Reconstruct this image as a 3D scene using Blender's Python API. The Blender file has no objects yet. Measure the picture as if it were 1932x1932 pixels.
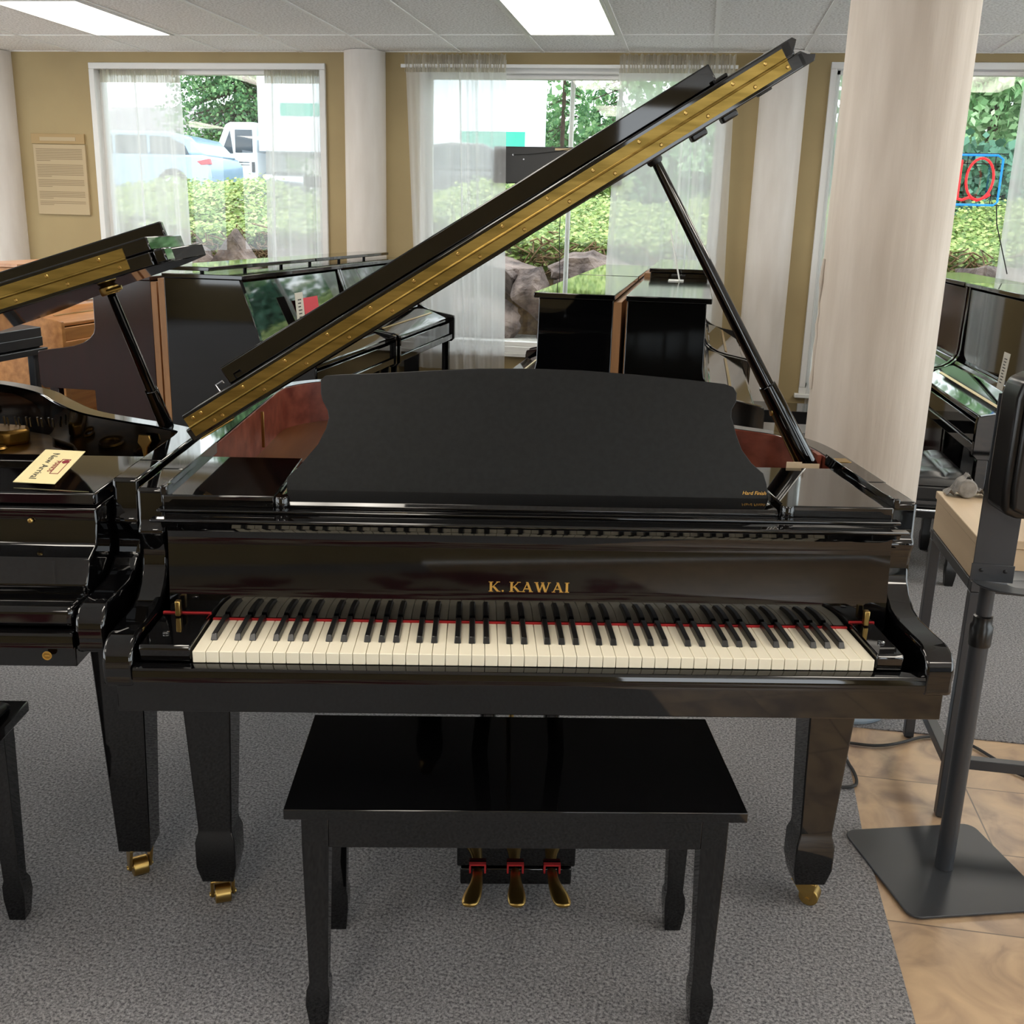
import bpy, bmesh, math, random
import numpy as np
from math import sin, cos, pi, radians as R, hypot, atan2
from mathutils import Vector, Matrix
random.seed(7); rng = np.random.default_rng(11)
S = bpy.context.scene; COL = S.collection

# ------------------------------------------------------------------ materials
def lin(h):
    h = h.lstrip('#'); o = []
    for i in (0, 2, 4):
        v = int(h[i:i+2], 16)/255
        o.append(v/12.92 if v <= .04045 else ((v+.055)/1.055)**2.4)
    return (*o, 1)
MATS = {}
def nm(name):
    m = bpy.data.materials.new(name); m.use_nodes = True; MATS[name] = m
    nt = m.node_tree; return m, nt, nt.nodes['Principled BSDF'], nt.nodes['Material Output']
def setp(b, **k):
    for a, v in k.items():
        a = {'base': 'Base Color', 'rough': 'Roughness', 'metal': 'Metallic', 'coat': 'Coat Weight', 'coatr': 'Coat Roughness', 'spec': 'Specular IOR Level', 'ior': 'IOR', 'trans': 'Transmission Weight', 'em': 'Emission Color', 'es': 'Emission Strength', 'sheen': 'Sheen Weight'}.get(a, a)
        b.inputs[a].default_value = v
def plain(name, col, rough=.5, **k):
    m, nt, b, o = nm(name); setp(b, base=lin(col), rough=rough, **k); return m
def noisy(name, c1, c2, scale=8, rough=.5, detail=6, bump=0, bscale=None, stretch=(1, 1, 1), lo=.35, hi=.65, coords='Object', bdist=.004, **k):
    m, nt, b, o = nm(name); N = nt.nodes.new; L = nt.links.new
    tc = N('ShaderNodeTexCoord'); mp = N('ShaderNodeMapping'); mp.inputs['Scale'].default_value = stretch
    L(tc.outputs[coords], mp.inputs['Vector'])
    n = N('ShaderNodeTexNoise'); n.inputs['Scale'].default_value = scale; n.inputs['Detail'].default_value = detail
    L(mp.outputs[0], n.inputs['Vector'])
    r = N('ShaderNodeValToRGB'); r.color_ramp.elements[0].position = lo; r.color_ramp.elements[1].position = hi
    r.color_ramp.elements[0].color = lin(c1); r.color_ramp.elements[1].color = lin(c2)
    L(n.outputs['Fac'], r.inputs[0]); L(r.outputs[0], b.inputs['Base Color']); setp(b, rough=rough, **k)
    if bump:
        n2 = N('ShaderNodeTexNoise'); n2.inputs['Scale'].default_value = bscale or scale; n2.inputs['Detail'].default_value = 5
        L(mp.outputs[0], n2.inputs['Vector'])
        bp = N('ShaderNodeBump'); bp.inputs['Strength'].default_value = bump; bp.inputs['Distance'].default_value = bdist
        L(n2.outputs['Fac'], bp.inputs['Height']); L(bp.outputs[0], b.inputs['Normal'])
    return m
def wood(name, c1, c2, axis=0, rough=.35, scale=6, **k):
    st = [14, 14, 14]; st[axis] = 1.0
    return noisy(name, c1, c2, scale=scale/3, rough=rough, detail=8, stretch=st, lo=.3, hi=.7, **k)
blk = plain('black_polyester', '#050506', .035, spec=.5, ior=1.62)
blk2 = plain('black_polyester_worn', '#070707', .08, spec=.5, ior=1.6)
satin = noisy('black_satin', '#0f1011', '#151617', 90, .42, spec=.22)
ebon = plain('ebony_key', '#0e0e0e', .28)
ivory = plain('white_key', '#e9e1cb', .22)
brass = plain('brass', '#b39558', .32, metal=1.0)
brassd = noisy('brass_strip', '#7d6834', '#9c8347', 9, .36, metal=1.0, stretch=(1, 8, 8))
gold = plain('gold_leaf', '#c79b4c', .4, metal=.6)
bronze = noisy('plate_bronze', '#7d5c26', '#a27b38', 14, .34, metal=.75)
red = plain('red_felt', '#a51d20', .9)
mahi = wood('mahogany_inside', '#64291d', '#96513f', 0, .35, 5)
mahi2 = wood('mahogany_case', '#1c0d0c', '#2a1311', 2, .12, 4)
brownwd = wood('raw_wood_back', '#7a5431', '#94693e', 2, .6, 5)
sbw = wood('soundboard_wood', '#83502c', '#a06a3c', 1, .4, 5)
oak = wood('oak', '#96602f', '#bd8449', 0, .38, 5)
oakp = wood('oak_top', '#b98866', '#cf9f7d', 0, .3, 5)
deskw = wood('light_oak_laminate', '#b8a083', '#cbb597', 1, .45, 3)
dgrey = plain('dark_grey_paint', '#33353a', .4)
steel = plain('charcoal_metal', '#3a3c40', .38, metal=.3)
steel2 = plain('black_powder_metal', '#1b1c1e', .42, metal=.2)
plast = plain('black_plastic', '#121111', .28)
chrome = plain('chrome', '#c9ccd0', .18, metal=1.0)
whitep = plain('white_paint', '#dcdcda', .45)
pill = noisy('column_plaster', '#bcb0a3', '#c8bdb1', 3, .6, bump=.35, bscale=7, stretch=(6, 6, .7), bdist=.006)
pillw = noisy('pillar_white', '#cfc8c0', '#d8d2cb', 3, .55, bump=.1, bscale=6, stretch=(4, 4, .7))
wallm = noisy('tan_wall', '#a08d66', '#a8956c', 2, .75, bump=.05, bscale=120)
leath = plain('black_leather', '#0c0c0d', .34)
paper = plain('cream_paper', '#dccf9e', .7)
slip = plain('pale_paper', '#c9b496', .7)
paperw = plain('white_card', '#d5d1c6', .7)
ink = plain('dark_ink', '#3a3836', .8)
inkr = plain('maroon_ink', '#7e1f2c', .8)
redc = plain('red_card', '#d6404e', .6)
posterm = plain('beige_card', '#b3a07e', .7)
posterh = plain('tan_card', '#a68c60', .7)
inkp = plain('poster_print', '#857458', .8)
clothg = noisy('grey_cloth', '#7d7a76', '#9a9692', 40, .9, bump=.4)
blue = plain('pale_blue_plastic', '#9fb0bf', .35)
bluep = plain('blue_print', '#3f7fc4', .5)
rubber = plain('black_rubber', '#0d0d0d', .5)
tyre = plain('tyre', '#161616', .8)
carblue = plain('silver_blue_car_paint', '#86a3b8', .25, metal=.2, coat=.4)
cardark = plain('dark_car_paint', '#3a4048', .2, coat=.6)
truckw = plain('truck_white', '#dfe6ea', .35)
cglass = plain('car_window_glass', '#39434c', .08)
tail = plain('tail_light', '#b11c28', .2)
teal = plain('teal_stripe', '#23a58c', .4)
tvm = plain('screen_back', '#2a2a2a', .5)
rock = noisy('boulder', '#453a38', '#807068', 5, .9, bump=1, bscale=9, bdist=.06)
ground = noisy('gravel', '#8e8a82', '#b3afa6', 30, .95, bump=.4)
asph = noisy('asphalt', '#70727a', '#84868c', 30, .9)
shing = noisy('roof_shingle', '#7b7478', '#979094', 20, .9, stretch=(1, 1, 4))
bark = noisy('bark', '#3d2f24', '#57463a', 12, .9)
stem = noisy('ivy_stems', '#54402c', '#7a6344', 20, .9)
def leafmat(name, c1, c2, c3):
    m, nt, b, o = nm(name); N = nt.nodes.new; L = nt.links.new
    g = N('ShaderNodeNewGeometry'); r = N('ShaderNodeValToRGB'); cr = r.color_ramp
    cr.elements[0].color = lin(c1); cr.elements[1].color = lin(c3); e = cr.elements.new(.5); e.color = lin(c2)
    L(g.outputs['Random Per Island'], r.inputs[0]); L(r.outputs[0], b.inputs['Base Color']); setp(b, rough=.55)
    t = N('ShaderNodeBsdfTranslucent'); L(r.outputs[0], t.inputs[0]); mx = N('ShaderNodeMixShader'); mx.inputs[0].default_value = .3
    L(b.outputs[0], mx.inputs[1]); L(t.outputs[0], mx.inputs[2]); L(mx.outputs[0], o.inputs[0]); return m
lf_hedge = leafmat('ivy_leaf', '#4f6f2c', '#829a4c', '#bac47c')
lf_con = leafmat('conifer_leaf', '#35603a', '#5a8852', '#86aa70')
lf_dec = leafmat('maple_leaf', '#6a9b62', '#9cc58c', '#c8e2b2')
lf_dk = leafmat('dark_ivy_leaf', '#264d3a', '#3f7055', '#5f927a')
# carpet
def carpet():
    m, nt, b, o = nm('grey_loop_carpet'); N = nt.nodes.new; L = nt.links.new
    tc = N('ShaderNodeTexCoord')
    n = N('ShaderNodeTexNoise'); n.inputs['Scale'].default_value = 150; n.inputs['Detail'].default_value = 3; n.inputs['Roughness'].default_value = .75
    n3 = N('ShaderNodeTexNoise'); n3.inputs['Scale'].default_value = 1.6; n3.inputs['Detail'].default_value = 3
    L(tc.outputs['Object'], n.inputs['Vector']); L(tc.outputs['Object'], n3.inputs['Vector'])
    r = N('ShaderNodeValToRGB'); e = r.color_ramp.elements; e[0].position = .36; e[1].position = .66
    e[0].color = lin('#46454a'); e[1].color = lin('#a9a7a8'); L(n.outputs['Fac'], r.inputs[0])
    r2 = N('ShaderNodeValToRGB'); e = r2.color_ramp.elements; e[0].position = .3; e[1].position = .7
    e[0].color = (.86, .85, .83, 1); e[1].color = (1, 1, 1, 1); L(n3.outputs['Fac'], r2.inputs[0])
    mx = N('ShaderNodeMix'); mx.data_type = 'RGBA'; mx.blend_type = 'MULTIPLY'; mx.inputs[0].default_value = 1
    L(r.outputs[0], mx.inputs[6]); L(r2.outputs[0], mx.inputs[7]); L(mx.outputs[2], b.inputs['Base Color'])
    bp = N('ShaderNodeBump'); bp.inputs['Strength'].default_value = .7; bp.inputs['Distance'].default_value = .004
    L(n.outputs['Fac'], bp.inputs['Height']); L(bp.outputs[0], b.inputs['Normal']); setp(b, rough=.95, spec=.1, sheen=.15); return m
carp = carpet()
def tilem():
    m, nt, b, o = nm('slate_look_tile'); N = nt.nodes.new; L = nt.links.new
    tc = N('ShaderNodeTexCoord'); sx = N('ShaderNodeSeparateXYZ'); L(tc.outputs['Object'], sx.inputs[0])
    def line(ch, off, pitch):
        a = N('ShaderNodeMath'); a.operation = 'SUBTRACT'; L(sx.outputs[ch], a.inputs[0]); a.inputs[1].default_value = off
        d = N('ShaderNodeMath'); d.operation = 'DIVIDE'; L(a.outputs[0], d.inputs[0]); d.inputs[1].default_value = pitch
        f = N('ShaderNodeMath'); f.operation = 'PINGPONG'; L(d.outputs[0], f.inputs[0]); f.inputs[1].default_value = .5
        g = N('ShaderNodeMath'); g.operation = 'LESS_THAN'; L(f.outputs[0], g.inputs[0]); g.inputs[1].default_value = .006
        return g, d
    gx, dx = line(0, .836, .3265); gy, dy = line(1, 2.782, .3265)
    mxx = N('ShaderNodeMath'); mxx.operation = 'MAXIMUM'; L(gx.outputs[0], mxx.inputs[0]); L(gy.outputs[0], mxx.inputs[1])
    fl = []
    for d in (dx, dy):
        q = N('ShaderNodeMath'); q.operation = 'FLOOR'; L(d.outputs[0], q.inputs[0]); fl.append(q)
    cb = N('ShaderNodeCombineXYZ'); L(fl[0].outputs[0], cb.inputs[0]); L(fl[1].outputs[0], cb.inputs[1])
    wn = N('ShaderNodeTexWhiteNoise'); wn.noise_dimensions = '3D'; L(cb.outputs[0], wn.inputs[0])
    ad = N('ShaderNodeVectorMath'); ad.operation = 'MULTIPLY_ADD'; L(wn.outputs['Color'], ad.inputs[0]); ad.inputs[1].default_value = (5, 5, 5); L(tc.outputs['Object'], ad.inputs[2])
    n = N('ShaderNodeTexNoise'); n.inputs['Scale'].default_value = 7; n.inputs['Detail'].default_value = 8; n.inputs['Distortion'].default_value = 1.2; L(ad.outputs[0], n.inputs['Vector'])
    r = N('ShaderNodeValToRGB'); e = r.color_ramp.elements; e[0].position = .3; e[0].color = lin('#8a7362'); e[1].position = .72; e[1].color = lin('#c9ab88')
    k = e.new(.5); k.color = lin('#b3977a'); L(n.outputs['Fac'], r.inputs[0])
    mx = N('ShaderNodeMix'); mx.data_type = 'RGBA'; L(mxx.outputs[0], mx.inputs[0]); L(r.outputs[0], mx.inputs[6]); mx.inputs[7].default_value = lin('#6d5c4e')
    L(mx.outputs[2], b.inputs['Base Color']); setp(b, rough=.33)
    bp = N('ShaderNodeBump'); bp.inputs['Strength'].default_value = .25; bp.inputs['Distance'].default_value = .003; L(n.outputs['Fac'], bp.inputs['Height']); L(bp.outputs[0], b.inputs['Normal']); return m
tilemat = tilem()
ceilm = noisy('acoustic_tile', '#dddbd8', '#fbfaf8', 70, .9, bump=.6, bscale=120, lo=.4, hi=.55)
tbar = plain('ceiling_grid_paint', '#f2f1ee', .5)
rugm = noisy('patterned_rug', '#5e0f1a', '#9b8d7b', 1.7, .95, lo=.46, hi=.50)
def glassm():
    m, nt, b, o = nm('window_glass'); N = nt.nodes.new; L = nt.links.new; nt.nodes.remove(b)
    t = N('ShaderNodeBsdfTransparent'); t.inputs[0].default_value = (.97, .985, .98, 1); g = N('ShaderNodeBsdfGlossy'); g.inputs['Roughness'].default_value = .0
    f = N('ShaderNodeFresnel'); f.inputs[0].default_value = 1.45; mx = N('ShaderNodeMixShader'); L(f.outputs[0], mx.inputs[0]); L(t.outputs[0], mx.inputs[1]); L(g.outputs[0], mx.inputs[2]); L(mx.outputs[0], o.inputs[0]); return m
glass = glassm()
def sheer(name, alpha, col):
    m, nt, b, o = nm(name); N = nt.nodes.new; L = nt.links.new; nt.nodes.remove(b)
    t = N('ShaderNodeBsdfTransparent'); d = N('ShaderNodeBsdfDiffuse'); d.inputs[0].default_value = lin(col); tr = N('ShaderNodeBsdfTranslucent'); tr.inputs[0].default_value = lin(col)
    m1 = N('ShaderNodeMixShader'); m1.inputs[0].default_value = .72; L(d.outputs[0], m1.inputs[1]); L(tr.outputs[0], m1.inputs[2])
    lw = N('ShaderNodeLayerWeight'); lw.inputs[0].default_value = .5
    mr = N('ShaderNodeMapRange'); mr.inputs[1].default_value = 0; mr.inputs[2].default_value = .62; mr.inputs[3].default_value = alpha; mr.inputs[4].default_value = 1; L(lw.outputs['Facing'], mr.inputs[0])
    mx = N('ShaderNodeMixShader'); L(mr.outputs[0], mx.inputs[0]); L(t.outputs[0], mx.inputs[1]); L(m1.outputs[0], mx.inputs[2]); L(mx.outputs[0], o.inputs[0]); return m
sheerm = sheer('sheer_voile', .62, '#f6f7f8'); sheerh = sheer('sheer_header', .72, '#d8d2c4')
def emis(name, col, st):
    m, nt, b, o = nm(name); setp(b, base=lin(col), em=lin(col), es=st, rough=.5); return m
def diffuser():
    m, nt, b, o = nm('lit_diffuser'); N = nt.nodes.new; L = nt.links.new
    tc = N('ShaderNodeTexCoord'); sx = N('ShaderNodeSeparateXYZ'); L(tc.outputs['Object'], sx.inputs[0])
    # two tubes behind an acrylic sheet: brighter along each tube
    a = N('ShaderNodeMath'); a.operation = 'ABSOLUTE'; L(sx.outputs[0], a.inputs[0])
    s = N('ShaderNodeMath'); s.operation = 'SUBTRACT'; L(a.outputs[0], s.inputs[0]); s.inputs[1].default_value = .14
    q = N('ShaderNodeMath'); q.operation = 'ABSOLUTE'; L(s.outputs[0], q.inputs[0])
    mr = N('ShaderNodeMapRange'); mr.inputs[1].default_value = 0; mr.inputs[2].default_value = .15; mr.inputs[3].default_value = LAMP*1.35; mr.inputs[4].default_value = LAMP*.6; L(q.outputs[0], mr.inputs[0])
    L(mr.outputs[0], b.inputs['Emission Strength']); setp(b, base=lin('#fff2d8'), em=(1, .93, .82, 1), rough=.5); return m
LAMP = 9.5
diff = diffuser()
neonb = emis('neon_blue', '#1a7df0', 1.1); neonr = emis('neon_red', '#ff2b30', 1.1)

# ------------------------------------------------------------------ mesh helper
class MB:
    def __init__(s): s.v = []; s.f = []; s.mi = []; s.mats = []
    def mat(s, m):
        if m not in s.mats: s.mats.append(m)
        s.cur = s.mats.index(m); return s
    def add(s, vs, fs, M=None):
        o = len(s.v)
        s.v += [tuple(M @ Vector(p)) if M else tuple(p) for p in vs]
        s.f += [tuple(i+o for i in f) for f in fs]; s.mi += [getattr(s, 'cur', 0)]*len(fs); return s
    def box(s, x0, x1, y0, y1, z0, z1, M=None):
        v = [(x, y, z) for z in (z0, z1) for y in (y0, y1) for x in (x0, x1)]
        return s.add(v, [(0, 2, 3, 1), (4, 5, 7, 6), (0, 1, 5, 4), (2, 6, 7, 3), (0, 4, 6, 2), (1, 3, 7, 5)], M)
    def prism(s, poly, a, b, ax='x', M=None):
        """poly of 2D points extruded a..b along ax; 2D = the other two axes in order"""
        def P(u, v, w): return {'x': (w, u, v), 'y': (u, w, v), 'z': (u, v, w)}[ax]
        n = len(poly); vs = [P(u, v, a) for u, v in poly]+[P(u, v, b) for u, v in poly]
        fs = [tuple(range(n)), tuple(range(2*n-1, n-1, -1))]+[(i, i+n, (i+1) % n+n, (i+1) % n) for i in range(n)]
        return s.add(vs, fs, M)
    def tube(s, pts, r, n=10, closed=False, M=None):
        pts = [Vector(p) for p in pts]; m = len(pts); vs = []; fs = []
        up = Vector((0, 0, 1)); prev = None
        for i, p in enumerate(pts):
            if closed: t = pts[(i+1) % m]-pts[i-1]
            else: t = pts[min(i+1, m-1)]-pts[max(i-1, 0)]
            t.normalize()
            if prev is None: a = t.cross(up if abs(t.z) < .95 else Vector((1, 0, 0))).normalized()
            else: a = (prev-t*prev.dot(t)).normalized()
            prev = a; b = t.cross(a); rr = r[i] if isinstance(r, (list, tuple)) else r
            vs += [tuple(p+a*cos(2*pi*k/n)*rr+b*sin(2*pi*k/n)*rr) for k in range(n)]
        for i in range(m if closed else m-1):
            for k in range(n):
                j = (i+1) % m; fs.append((i*n+k, i*n+(k+1) % n, j*n+(k+1) % n, j*n+k))
        if not closed: fs += [tuple(range(n))[::-1], tuple(range((m-1)*n, m*n))]
        return s.add(vs, fs, M)
    def lathe(s, prof, c=(0, 0, 0), n=32, M=None):
        vs = []; fs = []; m = len(prof)
        for r, z in prof: vs += [(c[0]+r*cos(2*pi*k/n), c[1]+r*sin(2*pi*k/n), c[2]+z) for k in range(n)]
        for i in range(m-1):
            for k in range(n): fs.append((i*n+k, i*n+(k+1) % n, (i+1)*n+(k+1) % n, (i+1)*n+k))
        fs += [tuple(range(n))[::-1], tuple(range((m-1)*n, m*n))]
        return s.add(vs, fs, M)
    def cyl(s, a, b, r, n=16, r2=None): return s.tube([a, b], [r, r2 if r2 is not None else r], n)
    def build(s, name, mat=None, parent=None, bevel=0, seg=2, sharp=35, sub=0):
        me = bpy.data.meshes.new(name); me.from_pydata(s.v, [], s.f)
        for m in (s.mats or [mat]): me.materials.append(m)
        if s.mats: me.polygons.foreach_set('material_index', s.mi)
        bm = bmesh.new(); bm.from_mesh(me); bmesh.ops.recalc_face_normals(bm, faces=bm.faces)
        for f in bm.faces: f.smooth = True
        ca = cos(R(sharp))
        for e in bm.edges:
            if len(e.link_faces) == 2: e.smooth = e.link_faces[0].normal.dot(e.link_faces[1].normal) > ca
        bm.to_mesh(me); bm.free()
        o = bpy.data.objects.new(name, me); COL.objects.link(o); o.parent = parent
        if bevel:
            b = o.modifiers.new('bevel', 'BEVEL'); b.width = bevel; b.segments = seg; b.limit_method = 'ANGLE'; b.angle_limit = R(35); b.harden_normals = False
        if sub:
            b = o.modifiers.new('sub', 'SUBSURF'); b.levels = sub; b.render_levels = sub
        return o
def thing(name, label, cat, loc=(0, 0, 0), rz=0, group=None):
    o = bpy.data.objects.new(name, None); COL.objects.link(o); o.location = loc; o.rotation_euler = (0, 0, rz); o.empty_display_size = .1
    o['label'] = label; o['category'] = cat
    if group: o['group'] = group
    return o
def tag(o, label, cat, group=None, kind=None):
    o['label'] = label; o['category'] = cat
    if group: o['group'] = group
    if kind: o['kind'] = kind
    return o
def struct(o): o['kind'] = 'structure'; return o
def box(name, m, p, x0, x1, y0, y1, z0, z1, bevel=.002, M=None): return MB().box(x0, x1, y0, y1, z0, z1, M).build(name, m, p, bevel)
def spline(pts, n=8, closed=False):
    P = [Vector((*p, 0)[:3]) for p in pts]; out = []; m = len(P)
    for i in range(m if closed else m-1):
        p0 = P[i-1] if (i > 0 or closed) else P[0]; p1 = P[i]; p2 = P[(i+1) % m]; p3 = P[(i+2) % m] if (closed or i+2 < m) else P[-1]
        for k in range(n):
            t = k/n; q = .5*((2*p1)+(p2-p0)*t+(2*p0-5*p1+4*p2-p3)*t*t+(3*p1-p0-3*p2+p3)*t**3); out.append(q)
    if not closed: out.append(P[-1])
    return out
def text(name, s, size, m, parent, M, shear=0, space=1.0, ext=.0004):
    cu = bpy.data.curves.new(name, 'FONT'); cu.body = s; cu.size = size; cu.shear = shear; cu.space_character = space; cu.extrude = ext; cu.align_x = 'CENTER'
    t = bpy.data.objects.new(name, cu); COL.objects.link(t); bpy.context.view_layer.update()
    me = bpy.data.meshes.new_from_object(t.evaluated_get(bpy.context.evaluated_depsgraph_get()))
    bpy.data.objects.remove(t); me.transform(M); me.materials.clear(); me.materials.append(m)
    o = bpy.data.objects.new(name, me); COL.objects.link(o); o.parent = parent; return o
def T(x, y, z): return Matrix.Translation((x, y, z))
def Rx(a): return Matrix.Rotation(a, 4, 'X')
def Ry(a): return Matrix.Rotation(a, 4, 'Y')
def Rz(a): return Matrix.Rotation(a, 4, 'Z')

# ------------------------------------------------------------------ room
YW, HC = 8.02, 2.657; TX0 = -4.87; TP = .6096
XL, XR, YB = -7.5, 4.6, -4.6
cs = [(XL, YB), (.52, YB), (.522, 1.8), (.518, 2.5), (.542, 3.09), (XR, 3.09), (XR, YW), (XL, YW)]
b = MB().prism(cs, -.05, 0, 'z'); struct(b.build('floor', carp))
b = MB().prism([(.52, YB), (XR, YB), (XR, 3.09), (.542, 3.09), (.518, 2.5), (.522, 1.8)], -.05, -.004, 'z'); struct(b.build('floor', tilemat))
struct(MB().box(XL, XR, YB, YW, HC, HC+.05).build('ceiling', ceilm))
b = MB()
for i in range(-5, 17):
    x = TX0+i*TP
    if XL < x < XR: b.box(x-.012, x+.012, YB, YW, HC-.006, HC)
for k in range(0, 11):
    y = 7.3-k*1.2192
    if y > YB: b.box(XL, XR, y-.012, y+.012, HC-.005, HC)
b.box(XL, XR, YW-.02, YW, HC-.004, HC)
struct(b.build('trim_1', tbar))
WIN = [(-4.767, -2.85), (-2.12, .12), (.80, 2.9)]; WZ = [(.95, 2.575), (.50, 2.555), (.30, 2.595)]
def wallwith(name, x0, x1, openings, y0, y1, top=HC, rot=False):
    b = MB(); cur = x0
    def bb(a, c, z0, z1):
        if c-a > 1e-4 and z1-z0 > 1e-4:
            if rot: b.box(y0, y1, a, c, z0, z1)
            else: b.box(a, c, y0, y1, z0, z1)
    for (a, c, z0, z1) in openings:
        bb(cur, a, 0, top); bb(a, c, 0, z0); bb(a, c, z1, top); cur = c
    bb(cur, x1, 0, top); return struct(b.build(name, wallm))
wallwith('wall_back', XL, XR, [(w[0], w[1], z[0], z[1]) for w, z in zip(WIN, WZ)], YW, YW+.2)
LW = [(-4.0, -.8), (-.4, 2.8), (3.2, 6.2)]  # unseen openings, added so that daylight lifts the ceiling
wallwith('wall_left', YB, YW, [(a, c, .5, 2.5) for a, c in LW], XL-.15, XL, rot=True)
wallwith('wall_front', XL, XR, [(-7.0, -4.4, .5, 2.5), (2.2, 4.3, .5, 2.5)], YB-.15, YB)  # openings behind the camera, also added for extra daylight inside
RW = [(-4.2, -1.3), (-1.0, 2.2), (2.5, 5.0), (5.3, 7.6)]
wallwith('wall_right', YB, YW, [(a, c, .25, 2.45) for a, c in RW], XR, XR+.15, rot=True)
for i, ((x0, x1), (z0, z1)) in enumerate(zip(WIN, WZ)):
    t = .045; b = MB()
    for (a, c, e, f) in ((x0, x1, z1-t, z1), (x0, x1, z0, z0+t), (x0, x0+t, z0+t, z1-t), (x1-t, x1, z0+t, z1-t)): b.box(a, c, YW-.02, YW+.09, e, f)
    fr = struct(b.build('window_%d' % (i+1), whitep, None, .004))
    b = MB(); q = .03
    for (a, c, e, f) in ((x0+t, x1-t, z1-t-q, z1-t), (x0+t, x1-t, z0+t, z0+t+q), (x0+t, x0+t+q, z0+t, z1-t), (x1-t-q, x1-t, z0+t, z1-t)): b.box(a, c, YW+.05, YW+.11, e, f)
    b.build('window_sash', whitep, fr, .003)
    MB().box(x0+t, x1-t, YW+.075, YW+.081, z0+t, z1-t).build('window_pane', glass, fr)
    box('window_sill', whitep, fr, x0-.03, x1+.03, YW-.05, YW+.02, z0-.03, z0, .004)
for i, (a, c) in enumerate(RW):
    b = MB()
    for (e, f, g, h) in ((a, c, 2.4, 2.45), (a, c, .25, .30), (a, a+.05, .3, 2.4), (c-.05, c, .3, 2.4), ((a+c)/2-.025, (a+c)/2+.025, .3, 2.4)): b.box(XR-.01, XR+.1, e, f, g, h)
    fr = struct(b.build('window_%d' % (i+4), whitep, None, .003)); MB().box(XR+.06, XR+.066, a+.05, c-.05, .3, 2.4).build('window_pane', glass, fr)
box('baseboard_back', whitep, None, XL, -2.75, YW-.012, YW, 0, .09); struct(bpy.data.objects['baseboard_back'])
struct(box('baseboard_right', whitep, None, .72, XR, YW-.012, YW, 0, .09))
def pillar(x, r, y=YW, lab='', m=pillw, name='wall_column'):
    o = MB().lathe([(r, 0), (r, HC-.004)], (0, 0, 0), 64).build(name, m, None); o.location = (x, y, 0); tag(o, lab, 'column')
    return o
pillar(-2.54, .155, YW-.01, 'round white column against the tan wall between left and middle windows')
pillar(.492, .158, YW-.01, 'round white column against the wall behind the raised lid prop')
pillar(-5.60, .175, YW-.01, 'round white column at the far left edge beside the wall notice')
# large free standing column with a rough seam
b = MB().lathe([(.222, 0), (.222, .02), (.217, .3), (.215, 1.4), (.214, HC-.003)], (0, 0, 0), 96); big = b.build('plaster_column', pill); big.location = (.668, 4.1, 0)
tag(big, 'large cream plaster column standing just behind the right side of the grand piano', 'column')
b = MB(); P = [(-.214-.004*random.random(), -.03+.02*random.random(), .9+i*.04) for i in range(13)]
b.tube(P, [.004+.008*random.random() for _ in P], 8); b.build('plaster_seam', pill, big)

# ------------------------------------------------------------------ ceiling lights
def troffer(i, ytop, lab, grp=None):
    x = TX0+(i+.5)*TP; t = thing('ceiling_light', lab, 'light', (x, ytop-.61, HC-.012), 0, grp)
    b = MB(); w, l = .29, .595
    for a in ((-w, w, -l, -l+.025), (-w, w, l-.025, l), (-w, -w+.02, -l+.025, l-.025), (w-.02, w, -l+.025, l-.025)): b.box(*a, 0, .011)
    b.build('light_frame', whitep, t); MB().box(-w+.02, w-.02, -l+.025, l-.025, .003, .010).build('light_diffuser', diff, t)
troffer(1, 7.28, 'lit ceiling panel at the upper left above the wall notice')
troffer(6, 7.28, 'lit ceiling panel at top centre in front of the middle window')
for i in (-4, 1, 6, 11):
    for k in range(4):
        if k == 0 and i in (1, 6): continue
        troffer(i, 7.28-k*2*1.2192-(.0 if k else 0), 'fluorescent ceiling panel out of view overhead', 'ceiling panels outside the view')

# ------------------------------------------------------------------ curtains
def curtain(name, lab, x0, x1, z0, z1, y, folds, amp, seed, header=True, skew=(0, 0), parent=None):
    rr = random.Random(seed); t = thing(name, lab, 'curtain', ((x0+x1)/2, y, z0), 0); cx = (x0+x1)/2; w = (x1-x0)/2
    nx, nz = folds*24, 14; ph = [rr.uniform(0, 6) for _ in range(4)]; vs = []; fs = []
    for j in range(nz+1):
        v = j/nz; z = (z1-z0)*v
        for i in range(nx+1):
            u = i/nx
            ww = u*folds*2*pi+1.3*sin(u*7+ph[0])+.5*sin(u*17+ph[1])
            a = amp*(.55+.45*(1-v))*(.6+.4*sin(u*9+ph[2]))
            x = -w+2*w*u+(skew[0]*(1-u)+skew[1]*u)*(1-v)+.2*a*sin(ww*2+ph[3])
            vs.append((x, a*sin(ww+.5*sin(v*3+u*5))+a*.28*sin(ww*2.7+ph[3]+.6*sin(v*2)), z))
    for j in range(nz):
        for i in range(nx): k = j*(nx+1)+i; fs.append((k, k+1, k+nx+2, k+nx+1))
    MB().add(vs, fs).build('curtain_panel', sheerm, t, sharp=180)
    if header:
        vs = []; fs = []; n = folds*26; H = z1-z0
        for j, (dz, a) in enumerate(((-.085, .006), (-.045, .012), (-.04, .004), (0, .012), (.035, .016))):
            for i in range(n+1):
                u = i/n; vs.append((-w+2*w*u, -.012+a*sin(i*1.7+sin(i*.37)*2), H+dz+(.006*sin(i*.9+seed) if j == 4 else 0)))
        for j in range(4):
            for i in range(n): k = j*(n+1)+i; fs.append((k, k+1, k+n+2, k+n+1))
        MB().add(vs, fs).build('curtain_header', sheerh, t, sharp=180)
    return t
curtain('sheer_curtain', 'sheer white curtain on the left side of the left window', -4.69, -4.03, .98, 2.52, YW+.02, 4, .022, 1, True, (.02, .02))
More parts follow.
